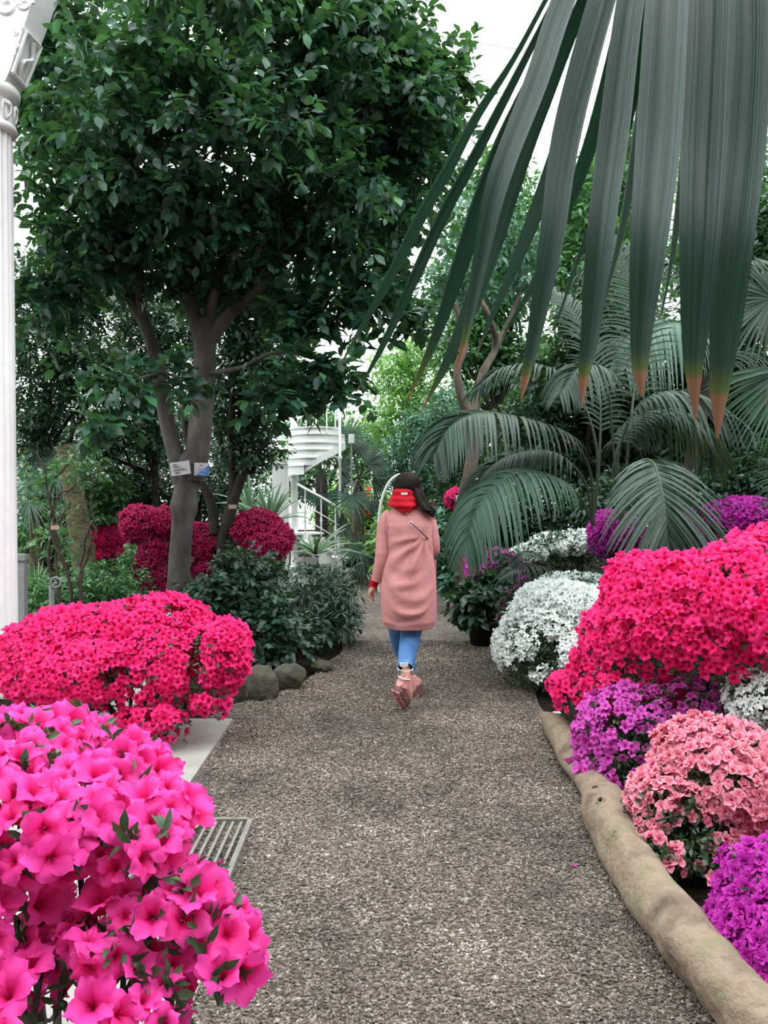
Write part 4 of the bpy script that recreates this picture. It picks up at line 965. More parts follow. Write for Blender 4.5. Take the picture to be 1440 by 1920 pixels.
g = Geo(); tube(g, smooth_path([(2.3, 1.5, 0), (2.28, 1.5, 1.5), (2.2, 1.45, 3.0), (2.15, 1.4, 3.6)], 20), np.linspace(.12, .09, 20), 14, jit=.05); g.build('trunk', M['mossy'], bigp)
g = Geo(); tube(g, smooth_path([(2.15, 1.4, 3.5), (1.4, 1.2, 3.7), HUB + (.1, .05, .35), HUB], 24), np.linspace(.022, .012, 24), 8); g.build('petiole', M['rachis'], bigp)
# control points (px, py, width px) from the hub to the tip, and the depth of the tip
BL = [  # leaflets on the near side
    ([(1150, -200, 44), (1062, 0, 46), (1006, 165, 46), (935, 350, 44), (896, 525, 26), (872, 640, 14), (852, 705, 3)], .80),
    ([(1195, -200, 48), (1132, 0, 52), (1066, 250, 54), (1036, 450, 46), (1005, 620, 28), (988, 700, 18), (977, 750, 3)], .82),
    ([(1228, -200, 46), (1184, 0, 50), (1152, 250, 56), (1126, 450, 50), (1108, 620, 36), (1096, 700, 22), (1090, 765, 3)], .80),
    ([(1265, -200, 60), (1250, 0, 72), (1235, 250, 78), (1217, 450, 66), (1204, 600, 42), (1200, 690, 28), (1203, 744, 4)], .78),
    ([(1320, -200, 64), (1328, 0, 74), (1318, 250, 78), (1310, 450, 70), (1302, 620, 46), (1300, 700, 30), (1304, 787, 4)], .79),
    ([(1372, -200, 62), (1400, 0, 72), (1392, 250, 76), (1372, 450, 72), (1358, 620, 52), (1348, 730, 34), (1345, 822, 4)], .80)]
BD = [  # leaflets behind, seen from their shaded side
    ([(1105, -160, 12), (1020, 0, 12), (957, 115, 14), (890, 215, 22), (840, 305, 28), (785, 400, 30), (720, 530, 24), (674, 615, 12), (636, 688, 3)], .98),
    ([(1112, -160, 14), (1036, 0, 14), (970, 130, 20), (885, 290, 28), (825, 400, 32), (775, 510, 30), (722, 630, 18), (690, 695, 9), (667, 735, 3)], .96),
    ([(1124, -160, 20), (1050, 10, 22), (1000, 125, 30), (930, 270, 44), (885, 390, 52), (850, 500, 48), (810, 630, 28), (763, 752, 3)], .94),
    ([(1150, -160, 26), (1085, 0, 36), (1020, 150, 50), (960, 300, 58), (915, 440, 58), (872, 570, 48), (830, 680, 26), (791, 768, 3)], .95),
    ([(1160, -200, 30), (1110, 40, 44), (1040, 260, 52), (985, 420, 44), (940, 540, 24), (912, 610, 12), (892, 668, 3)], .97),
    ([(1185, -200, 30), (1160, 0, 44), (1100, 250, 48), (1040, 420, 36), (990, 540, 20), (952, 610, 8), (938, 640, 3)], .99),
    ([(1215, -200, 30), (1200, 0, 40), (1165, 220, 44), (1110, 400, 22), (1075, 500, 14), (1050, 580, 8), (1033, 622, 2)], .99),
    ([(1240, -200, 40), (1220, 0, 50), (1190, 220, 44), (1165, 400, 26), (1140, 520, 14), (1118, 610, 8), (1100, 660, 2)], 1.0),
    ([(1300, -200, 44), (1292, 0, 50), (1278, 250, 44), (1262, 420, 26), (1250, 520, 12), (1242, 570, 8), (1236, 600, 2)], .98),
    ([(1345, -200, 44), (1362, 0, 50), (1352, 250, 44), (1346, 430, 36), (1340, 560, 24), (1335, 640, 10), (1332, 700, 2)], .98),
    ([(1420, -200, 50), (1456, 0, 64), (1462, 250, 60), (1456, 450, 44), (1445, 620, 28), (1440, 700, 14), (1436, 760, 3)], .86)]
for li, (pts, Yt) in enumerate(BL + BD):
    n_ = 40; Y0 = .98; ctrl = []; ws = []
    for k, (a, b, w_) in enumerate([(1295, -560, 10)] + pts):
        Yk = Y0 + (Yt - Y0) * min(1, (k / 4) ** .8); ctrl.append(at(a, b, Yk)); ws.append(w_ / FPX * Yk)
    P = smooth_path(ctrl, n_); W = np.interp(np.linspace(0, len(ws) - 1, n_), range(len(ws)), ws)
    tw = (-.30, -1, .12) if li < len(BL) else (.75, -.7, -.45)
    ribbon(P, W * (1.0 if li < 3 else 1.04), tw, .34 if li < 6 else .3, 9, (li * .37) % 1, pleat=.018, vmax=1.0 if li < 6 else .90).build('leaflet', M['big_palm'], bigp)

# ------------------------------------------------------------------ slim tree with tag, right of the woman
t = thing('slim_tree', 'slim pale-barked tree with a white tag right of the woman', 'tree', (at(862, 1050, 10.0)[0], 10.0, 0))
g = Geo(); tube(g, px_path([(866, 1100), (868, 1000), (868, 950), (882, 880), (890, 825), (884, 775)], 10, 26), np.linspace(.10, .075, 26), 12, jit=.04, seed=5)
tube(g, px_path([(884, 780), (864, 740), (858, 690), (872, 650), (862, 600), (845, 540)], 10, 18), np.linspace(.065, .03, 18), 9, jit=.04)
tube(g, px_path([(884, 790), (905, 700, 10.2), (930, 650, 10.4), (915, 590), (890, 545)], 10, 16), np.linspace(.06, .03, 16), 9)
tube(g, px_path([(930, 650, 10.4), (955, 600, 10.6), (985, 520, 10.8)], 10, 12), np.linspace(.045, .02, 12), 8)
g.build('trunk', M['bark_pale'], t)
foliage(t, [lobe(850, 520, 80, 70, 10.3, .7), lobe(960, 480, 90, 90, 10.8, .9), lobe(900, 420, 90, 70, 10.8, .9)], 3800, .12, LEAF, 'lf_teal', rng, 33, sprig=6, shell=(.2, 1))
sign(860, 935, 9.86, 11, 13, 0, 'small blank white tag on the slim tree trunk', 'plain')
plant('flowering_shrub', 'bright pink flowering shrub behind the slim tree trunk', 'shrub', (at(850, 1000, 11.5)[0], 11.5, 0), [lobe(855, 940, 24, 24, 11.5, .2), lobe(876, 935, 12, 18, 11.4, .15)], 200, .07, LEAF_SMALL, 'lf_mid', 34, tr=.015, sprig=5)
o = bpy.data.objects['flowering_shrub']; r_ = np.random.default_rng(9)
P, D = surf_points([lobe(855, 938, 22, 22, 11.4, .2), lobe(876, 932, 10, 14, 11.3, .15)], 90, r_, 3)
emit(o, FL_TINY, r_.integers(0, 3, len(P)), frames(Z=D + (0, -.5, 0), rng=r_) * .055, P, M['pt_pink'], 'flower', 'flowers', 0, r_)
# flower border in the middle distance
for (px, py, rx, ry, Y, lf, fl, lab, k) in ((745, 1000, 38, 55, 12.5, 'lf_light', None, 'bright light-green herb clump at the path bend', 1), (700, 960, 30, 45, 14.5, 'lf_light', 'pt_red', 'light-green clump with small red flowers left of the woman', 2),
                                            (820, 980, 22, 60, 13.0, 'lf_mid', 'pt_pink', 'green clump with pink flowers just right of the woman', 3), (772, 940, 40, 45, 15.0, 'lf_light', 'pt_red', 'tall leafy clump with orange-red flowers behind the woman', 4), (690, 1030, 30, 30, 13.5, 'lf_mid', 'pt_yellow', 'low clump with yellow flowers beside the staircase foot', 5)):
    if fl and fl not in M: M[fl] = petal_mat(fl, (.6, .01, .01), (.85, .08, .05) if fl == 'pt_red' else (.8, .6, .05), (.9, .18, .12) if fl == 'pt_red' else (.9, .7, .1), (.9, .1, .05) if fl == 'pt_red' else (.9, .7, .1))
    t = plant('flower_clump', lab, 'plant', (at(px, py, Y)[0], Y, 0), [lobe(px, py, rx, ry, Y, .4), lobe(px - 8, py + ry * .5, rx, ry * .6, Y - .2, .3)], 1500, .12, LEAF, lf, 60 + k, tr=.02, sprig=6, spread=.12)
    if fl:
        P, D = surf_points([lobe(px, py, rx, ry * .9, Y - .1, .35)], 34, r_, k); D[:, 1] -= .6
        emit(t, FL_TINY, r_.integers(0, 3, len(P)), frames(Z=D, rng=r_) * .06, P, M[fl], 'flower', 'flowers', 0, r_)
# white hoop arch
g = Geo(); c = at(752, 985, 12.15); th = np.linspace(0, PI, 30); tube(g, np.stack([c[0] + .34 * np.cos(th), np.full(30, 12.15), c[2] + .77 * np.sin(th)], 1), .022, 7)
tube(g, [(c[0] - .34, 12.15, 0), (c[0] - .34, 12.15, c[2])], .022, 7); tube(g, [(c[0] + .34, 12.15, 0), (c[0] + .34, 12.15, c[2])], .022, 7)
tag(g.build('garden_arch', M['white_iron'], None), 'white metal garden arch beyond the woman, rising left of her head', 'arch')

# ------------------------------------------------------------------ background trees and shrubs
BG = [  # name, label, base px, Y, lobes(px,py,rx,ry), n, leaf, template, material, trunk radius
    ('background_tree', 'dark small-leaved tree behind the white column', 60, 10.5, [(80, 640, 90, 130), (150, 540, 110, 110), (60, 780, 60, 80), (170, 700, 90, 90)], 13000, .10, LEAF_SMALL, 'lf_dark', .07),
    ('background_tree', 'dark tree filling the gap inside the trunk fork', 300, 11.5, [(250, 690, 100, 100), (340, 620, 90, 100), (290, 800, 90, 70), (200, 820, 80, 60), (270, 580, 80, 70)], 13000, .10, LEAF_SMALL, 'lf_dark', .07),
    ('background_tree', 'dark leaning tree between the big trunk and the staircase', 418, 9.5, [(470, 620, 90, 110), (430, 740, 80, 70), (520, 700, 70, 70), (470, 830, 60, 45), (560, 560, 70, 70), (450, 520, 80, 60)], 12500, .10, LEAF_SMALL, 'lf_dark', .07),
    ('background_shrub', 'green shrubbery low behind the big trunk', 380, 12, [(300, 910, 90, 60), (400, 930, 70, 50), (440, 870, 60, 60), (240, 920, 60, 60)], 6500, .10, LEAF_SMALL, 'lf_dark', .04),
    ('background_shrub', 'mid-green shrub seen through the thin stems on the left', 90, 11.5, [(90, 920, 70, 70), (70, 1010, 60, 60), (190, 930, 50, 60)], 5000, .12, LEAF, 'lf_mid', .04),
    ('background_shrub', 'tall grassy mid-green bush left of the crimson azaleas', 200, 12.5, [(170, 1040, 60, 60), (240, 1060, 50, 50), (120, 1060, 50, 50)], 3500, .14, LEAF_NARROW, 'lf_mid', .04),
    ('background_tree', 'sunlit light-green tree left of the far path', 745, 17, [(745, 700, 50, 75), (790, 660, 45, 50), (720, 790, 55, 40), (790, 760, 50, 60)], 5500, .17, LEAF_FERN, 'lf_light', .07),
    ('climber_mound', 'blue-green climber mounding over a post behind the woman', 790, 13, [(790, 800, 55, 50), (770, 860, 58, 50), (830, 850, 48, 70), (800, 920, 55, 50), (840, 760, 40, 40)], 8500, .11, LEAF_FERN, 'lf_teal', .09),
    ('background_tree', 'dark conifer-like tree behind the woman to the right', 850, 12, [(850, 900, 40, 70), (870, 830, 50, 70), (830, 960, 40, 50)], 5500, .09, LEAF_FERN, 'lf_dark', .07),
    ('background_tree', 'tall mid-green tree behind the hanging palm leaf', 930, 15, [(900, 560, 90, 90), (960, 460, 90, 90), (870, 650, 60, 60), (950, 680, 70, 60), (930, 350, 70, 70)], 9500, .17, LEAF, 'lf_mid', .10),
    ('background_tree', 'light-leaved tree high on the right behind the palms', 1150, 14, [(1110, 400, 90, 110), (1180, 300, 80, 100), (1090, 520, 80, 80), (1180, 560, 70, 70)], 8500, .17, LEAF, 'lf_mid', .10),
    ('background_tree', 'bright lime-green tree glimpsed between the leaflets', 1100, 18, [(1100, 380, 60, 80), (1180, 420, 60, 80), (1240, 300, 50, 80)], 3500, .20, LEAF, 'lf_light', .10),
    ('background_tree', 'dark dense tree behind the feather palms', 1080, 11.5, [(1060, 720, 90, 70), (1130, 800, 90, 70), (1000, 800, 60, 60), (1060, 880, 90, 60), (1180, 720, 70, 70), (1120, 620, 90, 80), (1200, 860, 90, 70)], 15000, .13, LEAF, 'lf_dark', .10),
    ('background_tree', 'dark tree filling the right edge above the fan palm', 1400, 10.5, [(1400, 560, 70, 90), (1440, 440, 70, 90), (1370, 700, 60, 70), (1420, 830, 80, 70), (1300, 820, 90, 90), (1290, 680, 80, 70)], 14000, .13, LEAF, 'lf_dark', .10),
    ('background_tree', 'mid-green tree far behind at the right side', 1330, 16, [(1300, 480, 80, 90), (1400, 330, 70, 110), (1380, 520, 60, 80), (1300, 620, 70, 60)], 6500, .17, LEAF, 'lf_mid', .10),
    ('background_shrub', 'dark undergrowth behind the shaded magenta azaleas', 1280, 9.5, [(1250, 930, 110, 50), (1370, 910, 100, 60), (1150, 940, 70, 50), (1440, 900, 60, 70)], 6000, .10, LEAF, 'lf_dark', .04),
    ('background_shrub', 'dark undergrowth behind the shaded white azalea', 980, 10.5, [(990, 960, 70, 50), (930, 990, 50, 50), (1060, 960, 60, 45)], 4000, .10, LEAF, 'lf_dark', .04),
    ('background_shrub', 'far shrub closing the end of the path', 700, 21, [(700, 970, 60, 40), (770, 990, 60, 45), (640, 950, 60, 40)], 3500, .2, LEAF, 'lf_light', .05),
    ('background_tree', 'pale misty tree far beyond the staircase', 610, 24, [(600, 800, 70, 60), (660, 830, 60, 50), (700, 860, 60, 60), (560, 880, 80, 60)], 5000, .22, LEAF, 'lf_mid', .09),
    ('background_tree', 'far green tree closing the view behind the slim tree', 900, 22, [(900, 760, 90, 90), (840, 850, 80, 80), (960, 860, 90, 80), (1010, 700, 80, 90)], 6000, .24, LEAF, 'lf_mid', .1),
    ('background_tree', 'far dark tree behind the left shrubbery', 250, 20, [(120, 820, 110, 110), (260, 820, 110, 100), (400, 820, 110, 90), (200, 960, 130, 60), (420, 940, 110, 60)], 9000, .2, LEAF, 'lf_dark', .1),
    ('background_tree', 'far mid-green tree behind the feather palms', 1200, 20, [(1100, 640, 90, 90), (1230, 800, 130, 90), (1380, 780, 100, 110), (1050, 820, 100, 100), (1200, 920, 150, 60)], 9000, .24, LEAF, 'lf_mid', .1),
]
for i, (nm, lab, px, Y, lb, n_, L_, tp_, mt, tr_) in enumerate(BG):
    plant(nm, lab, 'tree' if 'tree' in nm else ('climber' if 'climber' in nm else 'shrub'), (at(px, 1000, Y)[0], Y, 0), [lobe(a, b, c, d, Y + .3 * math.sin(j * 2.1)) for j, (a, b, c, d) in enumerate(lb)], n_, L_, tp_, mt, 500 + i, tr=tr_, sprig=6, spread=L_ * 1.5, shell=(.3, 1))
# dark leaning limb of the tree beside the staircase
o = [x for x in COL.objects if x.get('label') == 'dark leaning tree between the big trunk and the staircase'][0]
g = Geo(); tube(g, px_path([(415, 1030), (425, 985), (440, 930), (462, 860), (472, 800), (500, 770), (560, 740)], 9.5, 20), np.linspace(.085, .03, 20), 9, jit=.05); g.build('limb', M['bark_dark'], o)
tube_ = Geo(); tube(tube_, px_path([(404, 1000), (395, 940), (375, 900), (350, 820), (345, 740)], 9.5, 14), np.linspace(.07, .03, 14), 8, jit=.05); tube_.build('limb', M['bark_dark'], o)
sign(436, 950, 9.3, 15, 8, 0, 'small brown tag on the dark leaning limb', 'plain')
for o in COL.objects:
    if o.get('label') in ('small tan wooden tag hanging on the thin stems', 'small brown tag on the dark leaning limb'):
        for c in o.children: c.data.materials[0] = M['sign_tan']

# small fan palms beside the staircase
k6 = thing('fan_palm', 'bushy fan palm of dark star-like leaves right of the staircase', 'palm', (at(672, 1000, 13.4)[0], 13.4, 0))
g = Geo(); b6 = at(672, 900, 13.4); tube(g, [(b6[0], 13.4, 0), b6], [.12, .09], 10, jit=.06); g.build('trunk', M['mossy'], k6)
for i, (px, py, Y, R_, a0, a1) in enumerate(((655, 820, 13.2, .5, -20, 200), (690, 870, 13.0, .45, -60, 120), (700, 905, 13.3, .42, -90, 90), (660, 930, 12.8, .45, 150, 390), (695, 960, 12.9, .42, -80, 120), (705, 1000, 13.0, .42, -120, 60), (672, 1030, 12.7, .4, 0, 360), (680, 1052, 12.6, .4, -150, 30), (668, 845, 13.5, .45, -60, 150), (710, 880, 13.8, .4, -90, 120), (650, 975, 12.9, .4, 120, 300))):
    fan(k6, at(px, py, Y), b6, R_, 18, a0, a1, (.1 * i % .5 - .2, -1, .5), 'palm' if i % 3 else 'palm_grey', 70 + i, .035, .15)
k7 = thing('fan_palm', 'dark spiky palm seen through the staircase railing', 'palm', (at(604, 1000, 14.8)[0], 14.8, 0))
g = Geo(); b7 = at(603, 890, 14.8); tube(g, [(b7[0], 14.8, 0), b7], [.14, .11], 10, jit=.08); g.build('trunk', M['bark_dark'], k7)
for i in range(12):
    a = 2 * PI * i / 12; fan(k7, b7 + np.array((.35 * math.cos(a), -.15, .35 * math.sin(a))), b7, .36, 14, math.degrees(a) - 80, math.degrees(a) + 80, (0, -1, .2), 'palm', 90 + i, .03, .2)
for i, (px, py, Y) in enumerate(((70, 850, 10.4), (110, 880, 10.2), (60, 930, 10.0))):
    tq = thing('fan_palm', ['pale fan palm glimpsed high behind the white column', 'pale fan palm left of the mossy trunk top', 'small grey fan palm low beside the column'][i], 'palm', (at(px, py, Y)[0], Y, 0))
    bq = at(px, py, Y); g = Geo(); tube(g, [(bq[0], Y, 0), bq - (0, 0, .2)], [.05, .04], 8); g.build('trunk', M['mossy'], tq)
    fan(tq, bq, bq - (0, 0, .2), .5, 26, 0, 200, (.2, -1, .3), 'palm_pale', 120 + i, .02, .2); fan(tq, bq - (0, .1, .05), bq - (0, 0, .2), .42, 20, 180, 360, (-.2, -1, .2), 'palm_pale', 130 + i, .02, .3)

# ------------------------------------------------------------------ white spiral staircase
SY = 13.2; sc_ = at(552, 1000, SY); cxs = at(592, 1000, SY)[0]
st = thing('spiral_staircase', 'white iron spiral staircase with curved handrail', 'staircase', (cxs, SY, 0))
W_ = M['white_iron']
px2x = lambda px: at(px, 1000, SY)[0]
py2z = lambda py: at(720, py, SY)[2]
g = Geo(); xn = px2x(552); lathe(g, [(.11, 0), (.11, .25), (.085, .28), (.06, .32), (.06, py2z(1012)), (.085, py2z(1010)), (.06, py2z(1004)), (.058, py2z(905)), (.085, py2z(900)), (.065, py2z(890)), (.06, 3.6)], (xn, SY, 0), 20); g.build('newel', W_, st)
g = Geo(); box(g, (px2x(522), SY + .3, 1.0), (.26, .2, 2.0)); box(g, (px2x(522), SY + .3, 2.02), (.32, .26, .06)); g.build('pillar', W_, st, smooth=False)
# lower flight curves from the foot at the right round to the newel; upper flight climbs to the right above it
def flight(name, x0, z0, x1, z1, n, y_bow, width, depth=.28):
    Q = []
    for i in range(n + 1):
        f = i / n; x = x0 + (x1 - x0) * f; zq = z0 + (z1 - z0) * f; y = SY - y_bow * math.sin(PI * f)
        Q.append((x, y, zq))
    for i in range(n):
        a, b = np.array(Q[i]), np.array(Q[i + 1]); m_ = (a + b) / 2; rz = math.atan2(b[1] - a[1], b[0] - a[0]); ln = math.hypot(b[0] - a[0], b[1] - a[1])
        g = Geo(); box(g, (m_[0], m_[1] + width / 2, b[2]), (ln * 1.12, width, .03), rz); g.build('tread', W_, st, smooth=False)
        g = Geo(); box(g, (m_[0], m_[1] + .01, b[2] - .10), (ln * 1.0, .02, .19), rz); g.build('riser', W_, st, smooth=False)
    return Q
flight('lower', px2x(645), py2z(1062), px2x(560), py2z(1000), 4, .45, .5)
def course(y0, y1, xr):
    Q = [(px2x(x), SY - .46 * math.sin(PI * (x - 540) / 108), 0) for x in np.linspace(541, xr, 12)]
    g = Geo(); za, zb = py2z(y1), py2z(y0)
    for a, b in zip(Q[:-1], Q[1:]):
        a, b = np.array(a), np.array(b); A_ = [a + (0, 0, za), b + (0, 0, za), b + (0, 0, zb), a + (0, 0, zb)]; g.add(A_ + [p + (0, .02, 0) for p in A_], [(0, 1, 2, 3), (4, 7, 6, 5), (0, 4, 5, 1), (3, 2, 6, 7)])
        A_ = [a + (0, -.03, zb), b + (0, -.03, zb), b + (0, .25, zb), a + (0, .25, zb)]; g.add(A_ + [p + (0, 0, .022) for p in A_], [(0, 3, 2, 1), (4, 5, 6, 7), (0, 1, 5, 4), (2, 3, 7, 6)])
    g.build('riser_panel', W_, st, smooth=False)
for y0, y1, xr in ((875, 891, 575), (861, 874, 602), (846, 860, 628), (833, 845, 645), (818, 832, 647), (806, 817, 640)): course(y0, y1, xr)
g = Geo(); Q = [(px2x(a), SY - y, py2z(b)) for a, b, y in ((540, 895, .0), (575, 886, .35), (600, 872, .48), (625, 858, .38), (648, 843, .02))]; P = smooth_path(Q, 24)
for k in range(23):
    a, b = P[k], P[k + 1]; g.add([a, b, b + (0, 0, .12), a + (0, 0, .12), a + (0, .02, 0), b + (0, .02, 0), b + (0, .02, .12), a + (0, .02, .12)], [(0, 1, 2, 3), (4, 7, 6, 5), (0, 4, 5, 1), (3, 2, 6, 7)])
g.build('stringer', W_, st, smooth=False)
g = Geo(); rail = smooth_path([(px2x(a), SY - y, py2z(b)) for a, b, y in ((560, 908, .1), (580, 918, .38), (605, 931, .5), (630, 947, .42), (643, 960, .22), (645, 972, .10), (640, 982, .05))], 30); tube(g, rail, .020, 8); g.build('handrail', W_, st)
for dz in (.27, .50):
    g = Geo(); tube(g, rail[:27] - np.array((0, 0, dz)), .009, 6); g.build('rail', W_, st)
for a in (576, 609, 633, 643):
    i = int(np.argmin(np.abs(rail[:27, 0] - px2x(a)))); q = rail[i]; zb = q[2] - .82
    g = Geo(); lathe(g, [(.016, 0), (.011, .06), (.011, .30), (.02, .33), (.011, .36), (.018, .42), (.022, .45), (.018, .48), (.011, .52), (.011, .78), (.014, .82)], (q[0], q[1], zb), 10); g.build('baluster', W_, st)
g = Geo(); x_ = px2x(639); lathe(g, [(.045, 0), (.045, .9), (.028, .95), (.022, 1.0), (.022, 2.05), (.045, 2.08), (.022, 2.11), (.022, 3.4)], (x_, SY - .25, 0), 12); tube(g, smooth_path([(x_, SY - .25, py2z(880)), (x_ - .03, SY - .25, py2z(862)), (x_ - .11, SY - .25, py2z(856))], 8), .012, 6); g.build('pole', W_, st)
g = Geo(); rail2 = smooth_path([(px2x(a), SY - y, py2z(b)) for a, b, y in ((548, 795, .0), (580, 775, .3), (620, 757, .4), (648, 742, .1))], 20); tube(g, rail2, .016, 7); g.build('handrail', W_, st)
for a in (560, 578, 596, 614, 632, 646):
    i = int(np.argmin(np.abs(rail2[:, 0] - px2x(a)))); q = rail2[i]; g = Geo(); tube(g, [q, q - np.array((0, 0, .5))], .011, 6); g.build('baluster', W_, st)
g = Geo(); box(g, (px2x(600), SY - .02, .22), (.75, .04, .44)); g.build('base_panel', W_, st, smooth=False)
g = Geo(); box(g, (px2x(598), SY - .3, py2z(1020)), (.26, .02, .26)); tg = tag(g.build('sign', W_, None, smooth=False), 'round red prohibition sign on the staircase', 'sign')
M['red'] = flat_mat('sign_red', (.6, .03, .05), .5)
g = Geo(); th = np.linspace(0, 2 * PI, 29); c = np.array((px2x(598), SY - .315, py2z(1016))); tube(g, np.stack([c[0] + .055 * np.cos(th), np.full(29, c[1]), c[2] + .055 * np.sin(th)], 1), .009, 6); tube(g, [c + (-.038, 0, .038), c + (.038, 0, -.038)], .006, 6); g.build('ring', M['red'], tg)
g = Geo(); tube(g, [c + (0, .003, -.03), c + (0, .003, .018)], .013, 8); tube(g, [c + (0, .003, .024), c + (0, .003, .034)], .008, 8); g.build('symbol', M['print'], tg)
# lantern beside the stairs
c = at(659, 823, 13.0); t = thing('lantern', 'small white ribbed lantern on a post right of the staircase', 'lamp', (c[0], 13.0, 0))
g = Geo(); prof = []
for k in range(5): prof += [(.045, .03 * k), (.055, .03 * k + .012), (.045, .03 * k + .024)]
lathe(g, prof, c - (0, 0, .07), 16); g.build('shade', W_, t); g = Geo(); tube(g, [(c[0], 13.0, 0), c - (0, 0, .07)], .012, 6); g.build('pole', M['grey_paint'], t)
# ------------------------------------------------------------------ the walking woman, seen from behind
import bmesh
PXC, PY0 = 768, 5.7
PXO = at(PXC, 1300, PY0)[0]
K = PY0 / FPX
def W3(px, py, dy=0.0):
    """figure point: pixel of the photograph at the figure's depth plus dy"""
    return at(px, py, PY0 + dy)
M['skin'] = flat_mat('skin', (.48, .25, .18), .55)
M['seam'] = flat_mat('coat_seam', (.30, .12, .12), .9)
M['hair'] = noisy_mat('dark_brown_hair', (.006, .003, .003), (.016, .009, .008), 14, .6, .5, .004, (9, 9, .6), None, .15)
M['jeans'] = noisy_mat('blue_denim', (.035, .10, .25), (.065, .165, .36), 7, .85, .2, .003, None, (.10, .22, .42))
M['hoodie'] = noisy_mat('red_knit', (.36, .002, .010), (.46, .004, .015), 30, .9, .4, .003)
M['coat'] = noisy_mat('dusty_pink_wool', (.46, .20, .20), (.52, .235, .23), 40, .95, .15, .002)
M['boot'] = noisy_mat('pink_suede', (.60, .26, .24), (.68, .34, .31), 25, .95, .2, .002)
M['sole'] = noisy_mat('brown_pink_rubber_sole', (.09, .045, .04), (.20, .10, .09), 20, .8)
M['silver'] = flat_mat('silver_band', (.75, .70, .70), .3, .6)
M['strap_b'] = flat_mat('dark_leather_strap', (.05, .03, .035), .5)
M['thread'] = flat_mat('white_threads', (.75, .78, .82), .9)
M['eye'] = flat_mat('eye_white', (.8, .8, .8), .3)
M['lip'] = flat_mat('lip', (.5, .16, .15), .5)

# --- body: one skinned skeleton, joined with a head and turned into one surface
V, E, R = [], [], []
def bone(p, r, par=None):
    V.append(tuple(p)); R.append(r)
    if par is not None: E.append((par, len(V) - 1))
    return len(V) - 1
pel = bone(W3(766, 1085), .115)
sp1 = bone(W3(766, 1040), .10, pel); sp2 = bone(W3(765, 1000), .115, sp1); chest = bone(W3(763, 972), .09, sp2); nk = bone(W3(762, 950), .05, chest); bone(W3(762, 925, .01), .05, nk)
# left arm (seen at left), hanging a little away from the body
sl = bone(W3(730, 974), .052, chest); el = bone(W3(718, 1038, -.02), .040, sl); wl_ = bone(W3(702, 1093, .02), .026, el)
sr = bone(W3(800, 976), .052, chest); er = bone(W3(812, 1032, .02), .040, sr); wr_ = bone(W3(798, 1012, .24), .026, er)
def hand(w, d, side, nrm, curl):
    """palm and five unequal fingers along d; side points towards the thumb"""
    d, side, nrm = norm(d), norm(side), norm(nrm); base = np.array(V[w])
    pm = bone(base + d * .045, .026, w)
    for k, (off, ln) in enumerate(((.028, .072), (.010, .080), (-.009, .074), (-.027, .058))):
        r0 = base + d * .075 + side * off
        a = bone(r0, .0105, pm); dd = d
        for q in range(3):
            dd = norm(dd + nrm * curl * (.25 + .1 * k)); r0 = r0 + dd * ln / 3; a = bone(r0, .0088 - .0008 * q, a)
    a = bone(base + d * .030 + side * .030, .012, w); a = bone(base + d * .060 + side * .050 + nrm * .01, .0100, a); bone(base + d * .085 + side * .050 + nrm * .022, .0085, a)
hand(wl_, W3(692, 1122, .03) - W3(702, 1093, .02), (.45, .8, .2), (.85, .1, -.25), 1.0)
hand(wr_, (-.6, .25, .35), (0, .2, 1), (-.3, -.9, 0), .9)
# legs: the near leg trails with heel raised, the far one is planted
hl = bone(W3(748, 1110, .0), .085, pel); kl = bone(W3(750, 1195, .10), .056, hl); al = bone(W3(771, 1266, .22), .030, kl); bone(W3(771, 1276, .23), .020, al)
hr = bone(W3(782, 1110, .0), .085, pel); kr = bone(W3(770, 1195, -.02), .056, hr); ar = bone(W3(759, 1268, -.27), .028, kr); bone(W3(757, 1276, -.27), .020, ar)
me = bpy.data.meshes.new('tmp'); me.from_pydata(V, E, []); me.update()
tmp = bpy.data.objects.new('tmp', me); COL.objects.link(tmp)
sk = tmp.modifiers.new('s', 'SKIN'); sk.use_smooth_shade = True
for i, sv in enumerate(me.skin_vertices[0].data): sv.radius = (R[i], R[i]); sv.use_root = (i == pel)
sb = tmp.modifiers.new('u', 'SUBSURF'); sb.levels = 2
bpy.context.view_layer.update()
dg = bpy.context.evaluated_depsgraph_get(); sm_ = bpy.data.meshes.new_from_object(tmp.evaluated_get(dg)); bpy.data.objects.remove(tmp)
bm = bmesh.new(); bm.from_mesh(sm_)
# head: facing +Y, shaped with brow, nose, chin, ears
HC = W3(762, 916, .03)
hb = bmesh.new(); bmesh.ops.create_uvsphere(hb, u_segments=40, v_segments=30, radius=1)
for v in hb.verts:
    x, y, zq = v.co; sx_, sy_, sz_ = .072, .090, .110
    if zq < 0: sx_ *= 1 - .28 * zq * zq; 
    px_, py_, pz_ = x * sx_, y * sy_, zq * sz_
    if y > 0:
        py_ += .024 * math.exp(-((px_ / .010) ** 2 + ((pz_ + .022) / .020) ** 2))          # nose
        py_ += .012 * math.exp(-((px_ / .007) ** 2 + ((pz_ + .004) / .024) ** 2))
        py_ -= .010 * math.exp(-(((abs(px_) - .031) / .014) ** 2 + ((pz_ - .002) / .011) ** 2))   # eye sockets
        py_ += .006 * math.exp(-((px_ / .022) ** 2 + ((pz_ + .058) / .009) ** 2))          # lips
        py_ += .010 * math.exp(-((px_ / .020) ** 2 + ((pz_ + .100) / .018) ** 2))          # chin
    px_ += math.copysign(.014, x) * math.exp(-(((py_ + .005) / .016) ** 2 + ((pz_ + .008) / .026) ** 2)) * (abs(x) > .75)  # ears
    v.co = (px_ + HC[0], py_ + HC[1], pz_ + HC[2])
hm = bpy.data.meshes.new('h'); hb.to_mesh(hm); hb.free(); bm.from_mesh(hm)
